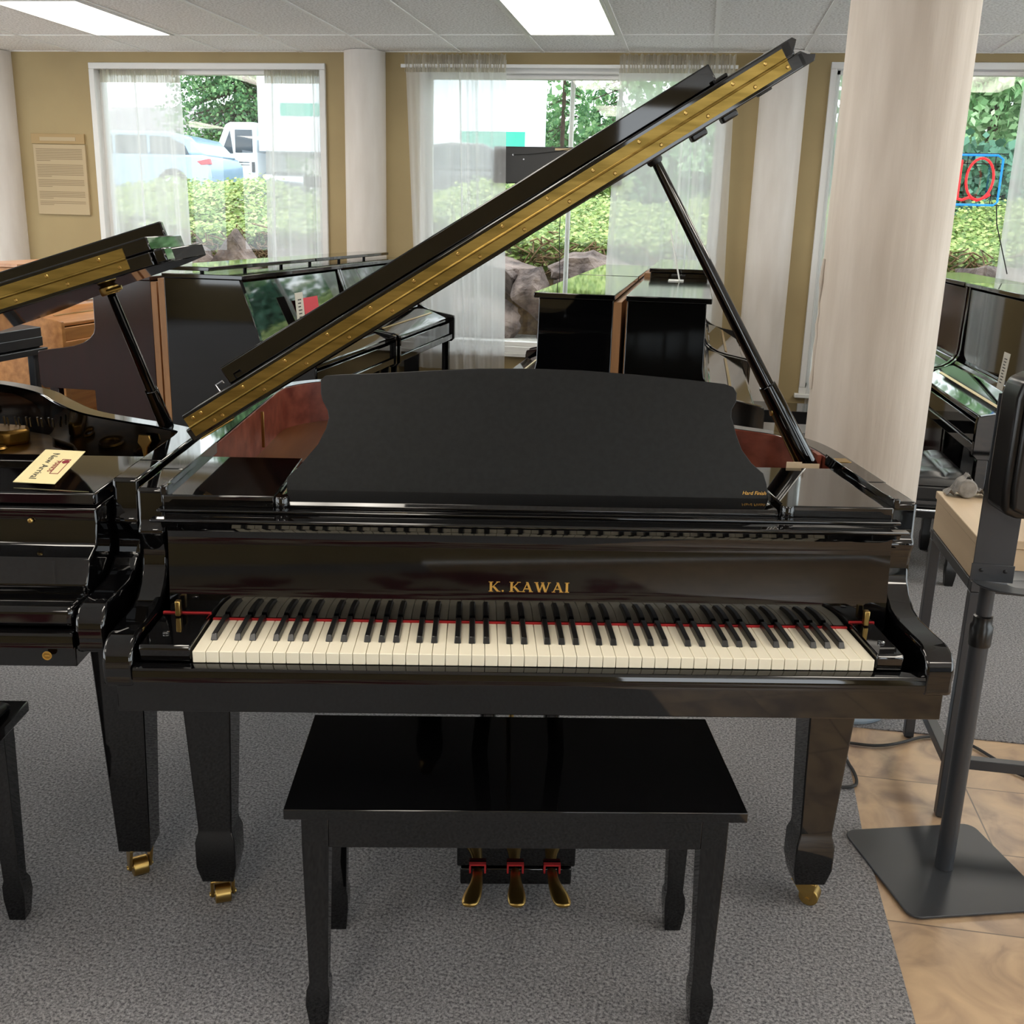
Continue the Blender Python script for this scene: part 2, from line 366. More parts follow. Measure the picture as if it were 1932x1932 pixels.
curtain('sheer_curtain', 'sheer white curtain on the right side of the left window', -3.34, -2.88, .98, 2.52, YW+.02, 3, .022, 2, True, (-.02, .01))
curtain('sheer_curtain', 'sheer ruffled curtain hanging in front of the middle window, left half', -2.21, -1.46, .36, 2.59, YW-.10, 5, .024, 3, True, (.10, .04))
curtain('sheer_curtain', 'sheer ruffled curtain at the right half of the middle window behind the lid prop', -.65, .15, .36, 2.59, YW-.10, 5, .024, 4, True, (-.04, .06))
curtain('sheer_curtain', 'narrow sheer curtain strip at the left of the right window beside the plaster column', .85, 1.03, .22, 2.51, YW-.03, 4, .014, 5, False)
curtain('sheer_curtain', 'sheer white curtain hanging to the right of the neon sign', 2.06, 2.85, .32, 2.51, YW-.03, 4, .024, 6, True)
b = MB().box(-2.24, .17, YW-.112, YW-.098, 2.535, 2.56); rod = b.build('curtain_rod', whitep, None, .003); tag(rod, 'flat white curtain rod above the middle window', 'curtain rod')

# ------------------------------------------------------------------ wall notice, screen, neon
t = thing('wall_notice', 'beige printed notice board on the tan wall left of the left window', 'sign', (-5.075, YW-.012, 1.435))
box('notice_heading', posterh, t, -.235, .225, -.004, .012, .54, .615, .001)
box('notice_sheet', posterm, t, -.222, .228, -.008, .012, 0, .535, .001)
b = MB()
for z0, n in ((.455, 8), (.335, 8), (.22, 5), (.13, 5), (.055, 3)):
    for k in range(n):
        z = z0-k*.0125+.045; l = .2 if k < n-1 else -.08; b.box(-.2, l, -.0095, -.0085, z-.0026, z+.0018)
b.build('print_lines', inkp, t)
text('notice_title', 'PIANO CARE NOTICE', .036, posterm, t, T(0, -.005, .562) @ Rx(pi/2)) if False else MB().box(-.16, .15, -.006, -.004, .562, .59).build('heading_letters', posterm, t)
t = thing('hanging_screen', 'back of a dark flat screen hung inside the middle window', 'screen', (-1.07, YW-.055, 1.75), R(-1))
box('screen_body', tvm, t, -.475, .475, -.02, .02, 0, .258, .008)
b = MB()
for x, z in ((-.33, .20), (-.25, .17), (-.39, .14), (-.42, .07), (.3, .2)): b.cyl((x, -.0215, z), (x, -.019, z), .006)
b.build('screw', chrome, t); b = MB().tube([(-.33, -.024, .2), (-.2, -.028, .205), (0, -.028, .23), (.12, -.026, .25)], .002, 6); b.build('cable', rubber, t)
b = MB().box(-.02, .13, -.0215, -.02, .235, .25); b.build('label_strip', posterm, t)
MB().tube([(.04, -.015, 0), (.035, -.02, -.35), (.05, -.02, -.65), (.055, -.025, -1.13)], .003, 6).build('power_cord', rubber, t)
o = MB().cyl((-1.0, YW+.12, .5), (-1.0, YW+.12, 2.52), .018, 12).build('white_pole', whitep); tag(o, 'slim white vertical post just outside the middle window', 'post')
# neon sign seen from behind
t = thing('neon_sign', 'blue and red neon OPEN sign hanging in the right window, seen from behind', 'sign', (1.60, YW-.09, 1.675))
b = MB().tube([Vector((x, 0, z)) for x, z in [(-.37, .02), (-.37, .3), (-.35, .325), (.35, .325), (.385, .3), (.385, .02), (.36, -.0), (-.35, -.0)]], .007, 8, True); b.build('border_tube', neonb, t)
b = MB()
for z in (-.0, .06, .27, .335): b.box(-.41, .42, .012, .018, z-.003, z+.003)
for x in (-.36, -.2, -.02, .16, .34): b.box(x-.003, x+.003, .012, .018, -.0, .335)
b.build('sign_frame', steel2, t)
def ntube(p): return MB().tube([Vector((x, -.004, z)) for x, z in p], .008, 8).build('letter_tube', neonr, t)
ov = [(.25+.088*cos(a), .17+.135*sin(a)) for a in [2*pi*k/28 for k in range(29)]]; ntube(ov)
ntube([(.12, .04), (.12, .29), (.05, .29), (.0, .26), (.0, .19), (.05, .165), (.12, .165)])
ntube([(-.14, .29), (-.05, .29), (-.05, .04), (-.14, .04)]); ntube([(-.12, .165), (-.05, .165)]); ntube([(-.2, .04), (-.2, .29), (-.31, .04), (-.31, .29)])
MB().tube([Vector((x, .002, z)) for x, z in [(.1, .045), (.15, .03), (.2, .05), (.25, .03), (.3, .05), (.33, .07)]], .009, 8).build('glass_return', neonr, t)
MB().tube([(.38, -.01, 0), (.40, -.01, -.125), (.45, -.02, -.275), (.51, -.03, -.455)], .004, 6).build('power_cord', rubber, t)

# ------------------------------------------------------------------ generic upright piano
def upright(lab, loc, rz, L=1.5, H=1.21, d1=.32, d2=.6, m=blk, topm=None, hinge=True, folded=0, hl=.80, frontm=None, openk=False, grp=None, name='upright_piano', lean=0.0, wb=.032):
    t = thing(name, lab, 'piano', loc, rz, grp); topm = topm or m; zt = H-.022
    dt = d1; d1 = d1+lean; prof = [(0, 0), (0, zt), (-dt, zt), (-d1-.004, hl+.14)]
    for k in range(1, 6):
        a = k/6*pi/2; prof.append((-d1-.004-(d2-d1-.09)*(1-cos(a)), hl+.14-.115*sin(a)-.0))
    prof += [(-d2+.03, hl+.01), (-d2+.005, hl+.004), (-d2, hl-.02), (-d2, hl-.165), (-d2+.02, hl-.185), (-d1-.03, hl-.185), (-d1-.02, 0)]
    for x in (0, L-.032): MB().prism([(y, z) for y, z in prof], x, x+.032, 'x').build('end_panel', m, t, .003)
    if folded:
        box('lid', topm, t, -.012, L+.012, -dt-.02, .006, zt+.001, H, .003)
        box('folded_lid_front', topm, t, -.012, L+.012, -dt*.62, .006, H+.014, H+.034, .003)
        b = MB()
        for x in (.2, L/2, L-.2): b.cyl((x, -.1, H), (x, -.1, H+.014), .01)
        b.build('bumper', rubber, t)
    else:
        box('lid', topm, t, -.012, L+.012, -dt-.02, .006, zt+.001, H, .003)
    MB().prism([(-d1+.005, hl+.075), (-dt+.005, zt-.012), (-dt+.025, zt-.012), (-d1+.025, hl+.075)], .034, L-.034, 'x').build('upper_panel', m, t, .002)
    b = MB()
    w = [(-d1+.01, hl+.08), (-d1-.02, hl+.085), (-d1-.035, hl+.06), (-d2+.06, hl-.002), (-d2+.035, hl-.012), (-d2+.035, hl-.035), (-d1+.01, hl+.0)]
    fb = b.prism(w, .036, L-.036, 'x').build('fallboard', frontm or m, t, .006)
    if hinge: 
        b = MB().box(.14, L-.14, -.5*(d1+d2)-.018, -.5*(d1+d2)+.0, 0, .003); y = -.5*(d1+d2)
        s = (.062)/(d2-.06-d1-.035); zz = hl+.06-s*(.5*(d1+d2)-d1-.035)
        b = MB().box(0, L-.28, -.007, .007, 0, .002, T(.14, y, zz+.001) @ Rx(atan2(.062, d2-d1-.095))); b.build('fallboard_hinge', brass, t)
    box('key_slip', m, t, .034, L-.034, -d2+.02, -d2+.045, hl-.125, hl-.04, .004)
    box('key_bed', m, t, .034, L-.034, -d2+.008, -d1+.02, hl-.165, hl-.125, .004)
    box('lower_panel', m, t, .034, L-.034, -d1+.03, -d1+.05, .1, hl-.16, .002)
    box('bottom_board', m, t, .034, L-.034, -d1+.0, -.02, .02, .1, .003)
    box('back_panel', brownwd, t, .001, L-.001, .0005, wb, .03, zt-.005, .001)
    for x in (.035, L-.085):
        b = MB().prism([(x, -d2+.03), (x+.05, -d2+.03), (x+.05, -d2+.08), (x, -d2+.08)], .06, hl-.165, 'z'); b.build('leg', m, t, .004)
        box('toe_block', m, t, x-.004, x+.054, -d2+.02, -d1, .02, .06, .004)
    for k in (-1, 0, 1): box('pedal', brass, t, L/2+k*.09-.018, L/2+k*.09+.018, -d1-.1, -d1+.04, .07, .078, .003)
    return t
# centre pair, ends towards the camera
upright('glossy black upright piano behind the music desk, left of the centre pair and nearer', (-.318, 5.68, 0), -pi/2, 1.52, 1.215, .295, .58, blk)
upright('black upright piano just right of the bare wood gap, nearer of its row', (-.264, 4.16, 0), pi/2, 1.52, 1.215, .305, .56, blk2, wb=.003)
upright('black upright piano farther along the left of the centre pair, next to the middle window', (-.318, 7.26, 0), -pi/2, 1.5, 1.215, .295, .58, blk)
upright('black upright piano with a taller lid at the far end of the centre pair', (-.25, 5.72, 0), pi/2, 1.52, 1.262, .30, .56, blk, openk=True)
# left row
upright('black upright piano with greenery mirrored in its upper panel, carrying a red card', (-2.52, 4.75, 0), pi/2, 1.42, 1.2, .385, .75, blk, folded=1, hl=.79, lean=.08)
upright('black upright piano farthest in the left row with curved cheek against the middle curtain', (-2.50, 6.19, 0), pi/2, 1.5, 1.2, .36, .74, blk, folded=1, hl=.79, lean=.08)
upright('dark mahogany upright piano back to back with the glossy left row', (-2.70, 6.45, 0), -pi/2, 1.5, 1.168, .32, .66, mahi2, hl=.76, hinge=False)
# right row
upright('black upright piano at the right edge whose front mirrors the column and tan wall', (1.80, 6.20, 0), -pi/2, 1.48, 1.225, .33, .57, blk, hl=.72)
upright('dark reddish upright piano beyond the right edge one, its front mirroring the sheer curtain', (1.80, 7.74, 0), -pi/2, 1.5, 1.225, .33, .57, mahi2, hl=.72)
# oak and digital
upright('light oak upright piano with curved cheek at the far left under the raised lid', (-4.50, 6.05, 0), pi/2, 1.5, 1.14, .30, .58, oak, oakp, hl=.79)
t = thing('digital_piano', 'dark grey console digital piano at the left edge below the raised lid', 'piano', (-4.25, 4.3, 0), pi/2)
L_ = 1.4
b = MB().prism([(0, .68), (0, .86), (-.06, .87), (-.3, .81), (-.42, .80), (-.42, .70), (-.40, .68)], 0, L_, 'x'); b.build('key_case', dgrey, t, .004)
box('key_bed', dgrey, t, -.01, L_+.02, -.44, 0, .645, .68, .003); box('front_rail', dgrey, t, 0, L_+.0, -.425, -.40, .69, .745, .003)
for x in (.02, L_-.06): box('side_panel', dgrey, t, x, x+.04, -.10, -.02, 0, .645, .003); box('leg', dgrey, t, x, x+.05, -.4, -.35, 0, .645, .01); box('foot', dgrey, t, x, x+.04, -.40, -.0, 0, .04, .003)
box('back_panel', dgrey, t, .06, L_-.06, -.04, -.02, .2, .6, .002)
# small items on pianos
def tagcard(name, lab, loc, rz, w, h, mat, lines=True, tilt=0, cat='card'):
    t = thing(name, lab, cat, loc, rz); M = Rx(tilt)
    MB().box(-w/2, w/2, -.001, .001, 0, h, M).build('card_sheet', mat, t)
    if lines:
        b = MB()
        for k in range(9): z = h*(.18+.08*k); b.box(-w*.22, w*(.1+.12*((k*7) % 3)/2), -.0022, -.0012, z, z+h*.025, M)
        b.build('print_lines', ink, t)
    return t
tagcard('price_tag', 'tall cream price tag standing on the black upright in front of its green reflections', (-2.045, 5.32, .866), pi/2, .11, .225, paperw, tilt=R(-5))
tagcard('red_card', 'bright red card leaning beside the cream price tag', (-2.05, 5.52, .866), pi/2, .22, .19, redc, False, R(-8))
tagcard('price_tag', 'white price tag on the upright at the right edge above the black dispenser', (1.415, 5.14, .79), -pi/2, .1, .17, paperw, tilt=R(-4))
t = thing('sign_holder', 'slim white slanted sign holder seen edge-on, on the lid of the right centre piano', 'sign holder', (-.09, 5.42, 1.216))
MB().box(-.055, .02, -.07, .07, 0, .003).build('base', whitep, t); MB().box(-.002, .002, -.07, .07, 0, .255, Ry(R(-14))).build('slanted_panel', whitep, t)
tagcard('sheet_music', 'white sheets standing on the light oak piano', (-4.17, 6.9, .875), pi/2, .3, .22, paperw, False, R(-8))
# benches
def bench(name, lab, loc, rz, w, d, h, pad=False, tufted=False, taper=True):
    t = thing(name, lab, 'bench', loc, rz); mm = blk if not tufted else leath
    if tufted:
        n = 40; vs = []; fs = []
        for j in range(n+1):
            for i in range(n+1):
                u, v = i/n, j/n; e = min(u, 1-u, v, 1-v); q = (abs(sin(u*pi*4))*abs(sin(v*pi*3)))**.35
                vs.append((w*(u-.5), d*(v-.5), h-.05+.05*min(1, (e*9))**.5*1+(.02*(q-1) if e > .06 else 0)))
        for j in range(n):
            for i in range(n): k = j*(n+1)+i; fs.append((k, k+1, k+n+2, k+n+1))
        MB().add(vs, fs).build('cushion', leath, t, sharp=180); box('cushion_side', leath, t, -w/2, w/2, -d/2, d/2, h-.12, h-.05, .012)
        box('apron', blk, t, -w/2+.02, w/2-.02, -d/2+.02, d/2-.02, h-.2, h-.12, .003)
        b = MB().cyl((-w/2+.08, -d/2+.0, h-.16), (w/2-.1, -d/2+.0, h-.16), .006); b.build('metal_bar', chrome, t)
        ap = h-.2
    else:
        if pad:
            box('seat_rim', blk, t, -w/2, w/2, -d/2, d/2, h-.032, h-.008, .003)
            pd = MB().prism([(-d/2+.015, h-.01), (-d/2+.05, h+.012), (0, h+.02), (d/2-.05, h+.012), (d/2-.015, h-.01)], -w/2+.02, w/2-.02, 'x').build('seat_cushion', leath, t, .012)
        else: box('seat_top', blk, t, -w/2, w/2, -d/2, d/2, h-.02, h, .0015)
        s = .022; b = MB()
        ap = h-.088; o = w/2-.027; q = d/2-.02; c = .048
        for y in (-q, q-.018): box('apron', mm, t, -o+c, o-c, y, y+.018, ap, h-.021, .0015)
        for x in (-o, o-.018): box('apron', mm, t, x, x+.018, -q+c, q-c, ap, h-.021, .0015)
    o = w/2-.027; q = d/2-.02; c = .048; top = h-.021 if not tufted else ap
    for sx in (-1, 1):
        for sy in (-1, 1):
            X = sx*o; Y = sy*q; b = MB()
            def sec(z, a, off=0): 
                x0, x1 = sorted((X+sx*off, X-sx*(a-off))); y0, y1 = sorted((Y+sy*off, Y-sy*(a-off))); return [(x0, y0, z), (x1, y0, z), (x1, y1, z), (x0, y1, z)]
            S_ = [sec(top, c), sec(ap, c), sec(.098, .035, -.005), sec(.085, .043, .0), sec(.055, .045, .002), sec(0, .034, -.004)]
            vs = [p for s_ in S_ for p in s_]; fs = [(0, 1, 2, 3), tuple(range(len(vs)-4, len(vs)))]
            for k in range(len(S_)-1):
                for i in range(4): fs.append((k*4+i, k*4+(i+1) % 4, k*4+4+(i+1) % 4, k*4+4+i))
            b.add(vs, fs).build('leg', mm, t, .0015)
    return t

PT = R(11.657); PO = (-.234, 1.7145)
def pw(x, y): return (PO[0]+x*cos(PT)-y*sin(PT), PO[1]+x*sin(PT)+y*cos(PT))
G2O = (-1.758, 1.476)
def gw(x, y): return (G2O[0]+x*cos(PT)-y*sin(PT), G2O[1]+x*sin(PT)+y*cos(PT))
x, y = pw(-.032, .085); bench('piano_bench', 'glossy black wooden piano bench in front of the grand piano', (x, y, 0), PT, .822, .365, .48)
x, y = gw(.10, .03); bench('piano_bench', 'black padded piano bench cut off by the left edge', (x, y, 0), PT, .80, .38, .50, pad=True)
bench('tufted_bench', 'black tufted leather bench beside the right column', (.99, 4.85, 0), 0, .46, .62, .50, tufted=True)
bench('piano_bench', 'low black bench by the back wall behind the right column', (.72, 7.35, 0), 0, .75, .36, .30)

# ------------------------------------------------------------------ grand piano
def leg_spade(t, x, y, ztop, m=blk, cast=True, rot=0, foot=True, cz=R(20)):
    b = MB()
    def sec(z, a, c=None): c = c or a; return [(x-a, y-c, z), (x+a, y-c, z), (x+a, y+c, z), (x-a, y+c, z)]
    if foot: Ss = [sec(ztop, .056), sec(.60, .054), sec(.195, .036), sec(.185, .037), sec(.165, .043), (sec(.105, .043)), sec(.062, .034)]
    else: Ss = [sec(ztop, .056), sec(.60, .054), sec(.12, .037), sec(.088, .036)]
    zb = .062 if foot else .088
    vs = [p for s in Ss for p in s]; fs = [(0, 1, 2, 3), tuple(range(len(vs)-4, len(vs)))]
    for k in range(len(Ss)-1):
        for i in range(4): fs.append((k*4+i, k*4+(i+1) % 4, k*4+4+(i+1) % 4, k*4+4+i))
    lg = b.add(vs, fs).build('leg', m, t, .003)
    M = T(x, y, 0) @ Rz(cz)
    fk = MB().prism([(-.03, zb+.001), (.026, zb+.001), (-.006, .018), (-.022, .018)], -.026, -.019, 'y', M).prism([(-.03, zb+.001), (.026, zb+.001), (-.006, .018), (-.022, .018)], .019, .026, 'y', M).box(-.03, .026, -.026, .026, zb-.004, zb+.001, M)
    fk.build('caster_fork', brass, lg, .002)
    w = MB().tube([M @ Vector((-.014, -.017, .0225)), M @ Vector((-.014, .017, .0225))], .022, 24); w.build('caster_wheel', brass, lg, .002)
    MB().tube([M @ Vector((-.014, -.029, .0225)), M @ Vector((-.014, .029, .0225))], .005, 10).build('caster_axle', brass, lg)
    return lg
CHEEK = [(.235, .97), (.232, .90), (.222, .885), (.232, .865), (.235, .84), (.229, .812), (.213, .785), (.185, .765), (.15, .757), (.09, .756), (.03, .756), (.006, .748), (-.008, .733), (-.013, .712), (-.010, .692), (-.013, .672), (.0, .668)]
def rimshape(pts): return [(p.x, p.y) for p in spline(pts, 6)]
def offset(poly, d):
    out = []; n = len(poly)
    for i, p in enumerate(poly):
        a = Vector(poly[max(i-1, 0)]); c = Vector(poly[min(i+1, n-1)]); tt = (c-a).normalized(); nn = Vector((tt.y, -tt.x)); out.append((p[0]+nn.x*d, p[1]+nn.y*d))
    return out
def grand_common(t, xl, xr, rim, inner_m, zt=.97, foot=True, cz=(R(25), R(-60)), tailleg=(-.12, 1.3), up=0.0):
    """rim: polyline from the right front corner round the tail to the left front corner (x,y)"""
    inn = offset(rim, -.052)
    n = len(rim); vs = []; fs = []
    for i in range(n): vs += [(*rim[i], .66), (*rim[i], zt), (*inn[i], zt), (*inn[i], .66)]
    b = MB(); b.mat(blk); b.mat(inner_m)
    for i in range(n-1):
        a = i*4; c = a+4
        for k, mi in ((0, 0), (1, 0), (2, 1), (3, 0)): fs.append((a+k, a+(k+1) % 4, c+(k+1) % 4, c+k)); b.mi.append(mi)
    fs += [(0, 1, 2, 3), (4*n-4, 4*n-3, 4*n-2, 4*n-1)]; b.mi += [0, 0]
    b.v = vs; b.f = fs; b.build('rim', blk, t, .004)
    ip = inn[::1]
    MB().prism([(x, y) for x, y in ip], .655, .842, 'z').build('soundboard', sbw, t)
    ck = [(y, z) for y, z in CHEEK]
    poly = [(.40, zt)]+[(y, z+(up if z < .79 else 0)) for y, z in CHEEK]+[(.40, .645)]
    for (a, c) in ((xl, xl+.054), (xr-.054, xr)): MB().prism(poly, a, c, 'x').build('cheek_arm', blk, t, .007, 3)
    MB().box(xl+.022 if not up else xl+.056, xr-.014 if not up else xr-.056, -.009, .46, .622+up*1.6, .680+up*1.6).build('key_bed', blk, t, .002)
    MB().prism([(x, y) for x, y in inn], .648, .653, 'z').build('added_underside_sheet', blk2, t)  # black sheet added so the bench top mirrors black, not the soundboard
    b = MB().prism([(-.021, .681+up), (-.021, .702+up), (-.017, .709+up), (-.006, .7125+up), (.0, .7125+up), (.0, .681+up)], xl+.0555, xr-.0555, 'x'); b.build('key_slip', blk, t)
    leg_spade(t, xl+.10, .32, .632, foot=foot, cz=cz[0]); leg_spade(t, xr-.105+(.02 if up else 0), .32, .632, foot=foot, cz=cz[1]); leg_spade(t, tailleg[0], tailleg[1], .655, foot=foot)
def lidframe(x0, z0, th):
    c, s = cos(th), sin(th)
    return Matrix(((c, 0, -s, x0), (0, 1, 0, 0), (s, 0, c, z0), (0, 0, 0, 1)))   # local (u, y, n)
def piano_hinge(t, M, u0, u1, y, screws, lm=brassd):
    h = MB().box(u0, u1, y-.0022, y, .0012, .0215, M).build('hinge_leaf', lm, t); h2 = MB().box(u0, u1, y-.0022, y, -.0215, -.0012, M).build('hinge_leaf', lm, t)
    MB().tube([M @ Vector((u0, y-.003, 0)), M @ Vector((u1, y-.003, 0))], .0030, 10).build('hinge_knuckle', lm, t)
    for u in screws:
        for k, n_ in ((0, .0135), (.035, -.0135)):
            p = M @ Vector((u+k, y-.002, n_)); q = M @ Vector((u+k, y-.0042, n_)); MB().tube([p, q], [.0042, .0026], 10).build('hinge_screw', brass, t)

# ---- main grand
G = thing('grand_piano', 'open glossy black grand piano in the centre with its lid raised', 'piano', (*PO, 0), PT)
xl, xr = -.768, .757
rimM = [(xr, .40), (xr, .70)]+[(p.x, p.y) for p in spline([(xr, .70), (.742, .82), (.69, .935), (.60, 1.01), (.50, 1.10), (.38, 1.25), (.22, 1.45), (.0, 1.60), (-.25, 1.69), (-.50, 1.72), (-.66, 1.66), (-.75, 1.53), (xl, 1.40)], 6)][1:]+[(xl, .40)]
grand_common(G, xl, xr, rimM, mahi, tailleg=(-.25, 1.38), cz=(R(108), R(148)))
# keys
KX = -.6125; PW_ = 1.225/52
wk = MB().box(0, PW_-.0009, 0, .152, .7135, .735).build('white_key', ivory, G, .0012)
wk.location = (KX+.00045, 0, 0)
for i in range(1, 52):
    o = wk.copy(); COL.objects.link(o); o.parent = G; o.location = (KX+i*PW_+.00045, 0, 0)
bk = MB().add([(-.0062, .050, .7352), (.0062, .050, .7352), (.0062, .150, .7352), (-.0062, .150, .7352), (-.0047, .0565, .7465), (.0047, .0565, .7465), (.0047, .150, .7475), (-.0047, .150, .7475)], [(0, 1, 2, 3), (4, 5, 6, 7), (0, 1, 5, 4), (1, 2, 6, 5), (2, 3, 7, 6), (3, 0, 4, 7)]).build('black_key', ebon, G, .0012)
first = True
for i in range(51):
    k = 'ABCDEFG'[i % 7]
    if k in 'ACDFG':
        off = {'C': -.0017, 'D': .0017, 'F': -.0028, 'G': 0, 'A': .0028}[k]
        o = bk if first else bk.copy()
        if not first: COL.objects.link(o); o.parent = G
        first = False; o.location = (KX+(i+1)*PW_+off, 0, 0)
box('key_felt', red, G, -.6125, .613, .150, .156, .733, .7385, .001)
# key blocks with raised red felt and brass stops
for (a, c, q) in ((xl+.062, KX-.003, 0), (.6155, .6655, 1)):
    MB().prism([(.003, .713), (-.001, .738), (.003, .745), (.155, .747), (.155, .713)], a, c, 'x').build('key_block', blk, G, .003)
    MB().box(a, c, .152, .158, .745, .7495).build('block_felt', red, G)
    xx = (a+c)/2-.012 if not q else (a+c)/2+.002
    MB().lathe([(.0065, 0), (.0065, .002), (.004, .003)], (xx, .055, .7465), 16).build('block_screw', chrome, G)
    box('fallboard_stop', brass, G, xx-.005, xx+.005, .132, .146, .748, .778, .002)
# fallboard
fp = [(.154, .737), (.160, .80), (.168, .88), (.170, .902), (.166, .912), (.148, .918), (.137, .922), (.133, .930), (.137, .938), (.15, .9405), (.30, .9405), (.30, .73), (.156, .73)]
MB().prism(fp, xl+.075, xr-.070, 'x').build('fallboard', blk, G, .0)
box('fallboard_rail', blk, G, xl+.056, xr-.056, .125, .150, .934, .9405, .003)
# K. KAWAI in serif gold letters
def seriftext(s, x0, x1, zb, h, y, slope):
    # glyphs in unit height; each is a list of quads/polys
    t_, tn, sf = .20, .085, .06
    def bar(a, b_, w):
        (x1_, y1_), (x2_, y2_) = a, b_; return [(x1_-w/2, y1_), (x1_+w/2, y1_), (x2_+w/2, y2_), (x2_-w/2, y2_)]
    def ser(x, y, w): return [(x-w/2, y), (x+w/2, y), (x+w/2, y+sf), (x-w/2, y+sf)]
    GL = {'K': (.98, [bar((.2, 0), (.2, 1), t_), bar((.30, .42), (.80, 1), tn), bar((.42, .52), (.82, 0), t_*1.1), ser(.2, 0, .38), ser(.2, 1-sf, .38), ser(.80, 1-sf, .32), ser(.84, 0, .34)]),
          '.': (.3, [[(.08, 0), (.24, 0), (.24, .16), (.08, .16)]]),
          'A': (1.0, [bar((.12, 0), (.50, 1), tn), bar((.80, 0), (.46, 1), t_), [(.25, .28), (.72, .28), (.70, .36), (.28, .36)], ser(.14, 0, .30), ser(.80, 0, .36)]),
          'W': (1.45, [bar((.18, 1), (.45, 0), t_), bar((.72, 1), (.45, 0), tn), bar((.68, 1), (.97, 0), t_), bar((1.27, 1), (.99, 0), tn), ser(.17, 1-sf, .34), ser(.7, 1-sf, .3), ser(1.27, 1-sf, .28)]),
          'I': (.42, [bar((.2, 0), (.2, 1), t_), ser(.2, 0, .38), ser(.2, 1-sf, .38)]), ' ': (.28, [])}
    tot = sum(GL[c][0]+.06 for c in s); b = MB(); x = 0; k = (x1-x0)/tot
    for c in s:
        w, ps = GL[c]
        for p in ps:
            n = len(p); vs = [(x0+(x+u)*k, y-.0006+slope*v*h, zb+v*h) for u, v in p]+[(x0+(x+u)*k, y+.001+slope*v*h, zb+v*h) for u, v in p]
            b.add(vs, [tuple(range(n)), tuple(range(2*n-1, n-1, -1))]+[(i, i+n, (i+1) % n+n, (i+1) % n) for i in range(n)])
        x += w+.06
    return b
seriftext('K. KAWAI', -.088, .069, .798, .0195, .1592, .1).build('maker_lettering', gold, G)
# music shelf: ledges, side blocks, desk
box('shelf_rail', blk, G, xl+.056, xr-.056, .17, .196, .9405, .9465, .002)
MB().prism([(.198, .9407), (.198, .951), (.206, .957), (.285, .959), (.30, .955), (.30, .9407)], -.49, .47, 'x').build('desk_shelf', blk, G, .001)
MB().box(-.49, .475, .305, .52, .9405, .9475).build('desk_slide_board', blk2, G, .002)
for a, c in ((xl+.060, -.497), (.478, xr-.062)):
    MB().box(a, c, .198, .53, .9407, .968).build('shelf_block', blk, G, .003)
for x in (-.483, .487): MB().lathe([(.012, -.018), (.014, -.01), (.014, .01), (.012, .014)], (x, .20, .955), 16).build('block_knob', blk, G)
for x, q in ((xl+.058, 1), (xr-.062, -1)): MB().box(x, x+.004, .21, .62, .955, .982).build('slide_rail', blk, G, .0015); MB().box(x-.002, x+.012, .20, .235, .965, .985).build('rail_end', blk, G, .003)
DK = [(-.490, -.004), (-.491, .025), (-.470, .045), (-.431, .093), (-.416, .125), (-.411, .146), (-.414, .162), (-.424, .180), (-.428, .195), (-.429, .222), (-.420, .231), (-.392, .234), (-.329, .237), (-.224, .245), (-.117, .252), (-.011, .2545), (.096, .253), (.204, .247), (.311, .239), (.385, .232), (.402, .226), (.409, .214), (.408, .196), (.399, .180), (.398, .165), (.402, .153), (.410, .125), (.420, .099), (.440, .072), (.464, .052), (.471, .03), (.475, -.004)]
MD = T(0, .290, .957) @ Rx(-atan2(.33, 1)); 
dk = MB().prism(DK, 0, .012, 'y', MD).build('music_desk', satin, G, .0015)
text('desk_lettering', 'Hard Finish', .0105, gold, dk, MD @ T(.445, -.0008, .008) @ Rx(pi/2), shear=.25, ext=.0002)
# inside: plate, pins, dampers, bridge
plate = [(-.70, .54), (.69, .54), (.69, .80), (.55, .93), (.30, 1.12), (-.05, 1.38), (-.20, 1.40), (-.52, .95), (-.66, .75)]
MB().prism(plate, .8425, .856, 'z').build('iron_plate', bronze, G, .006)
MB().prism([(-.66, .76), (-.645, .75), (-.18, 1.40), (-.20, 1.42)], .8565, .872, 'z').build('plate_strut', chrome, G, .004)
b = MB()
for k in range(70): x = -.62+k*.0185; b.cyl((x, .60+.015*(k % 2), .856), (x, .595+.015*(k % 2), .885), .003, 8)
o = b.build('tuning_pins', chrome, G); o['kind'] = 'stuff'
MB().box(-.69, .68, .545, .575, .8565, .862).build('felt_strip', red, G)
MB().prism([(-.50, .86), (-.28, 1.0), (-.2, 1.02), (-.12, .98), (-.14, .90), (-.28, .90)], .845, .88, 'z').build('wood_brace', mahi, G, .004)
b = MB()
for k in range(48): x = -.60+k*.025; b.tube([(x, .62, .875), (min(x+.25, .60), 1.2-.012*k, .875)], .0012, 5)
o = b.build('strings', chrome, G); o['kind'] = 'stuff'
b = MB().prism([(.0, -.055), (.008, -.055), (.008, .0), (.004, .004), (0, 0)], -.004, 0, 'y'); 
MB().box(-.004, .004, 0, .003, -.10, 0, T(-.700, 1.10, .965) @ Rz(R(0)) @ Ry(0)).build('lid_bracket', brass, G, .001)
MB().box(.690, .700, .66, .705, .93, .9705).build('prop_hinge_block', mahi, G)
box('prop_socket', brass, G, .708, .745, .585, .625, .9702, .9712, .0005)
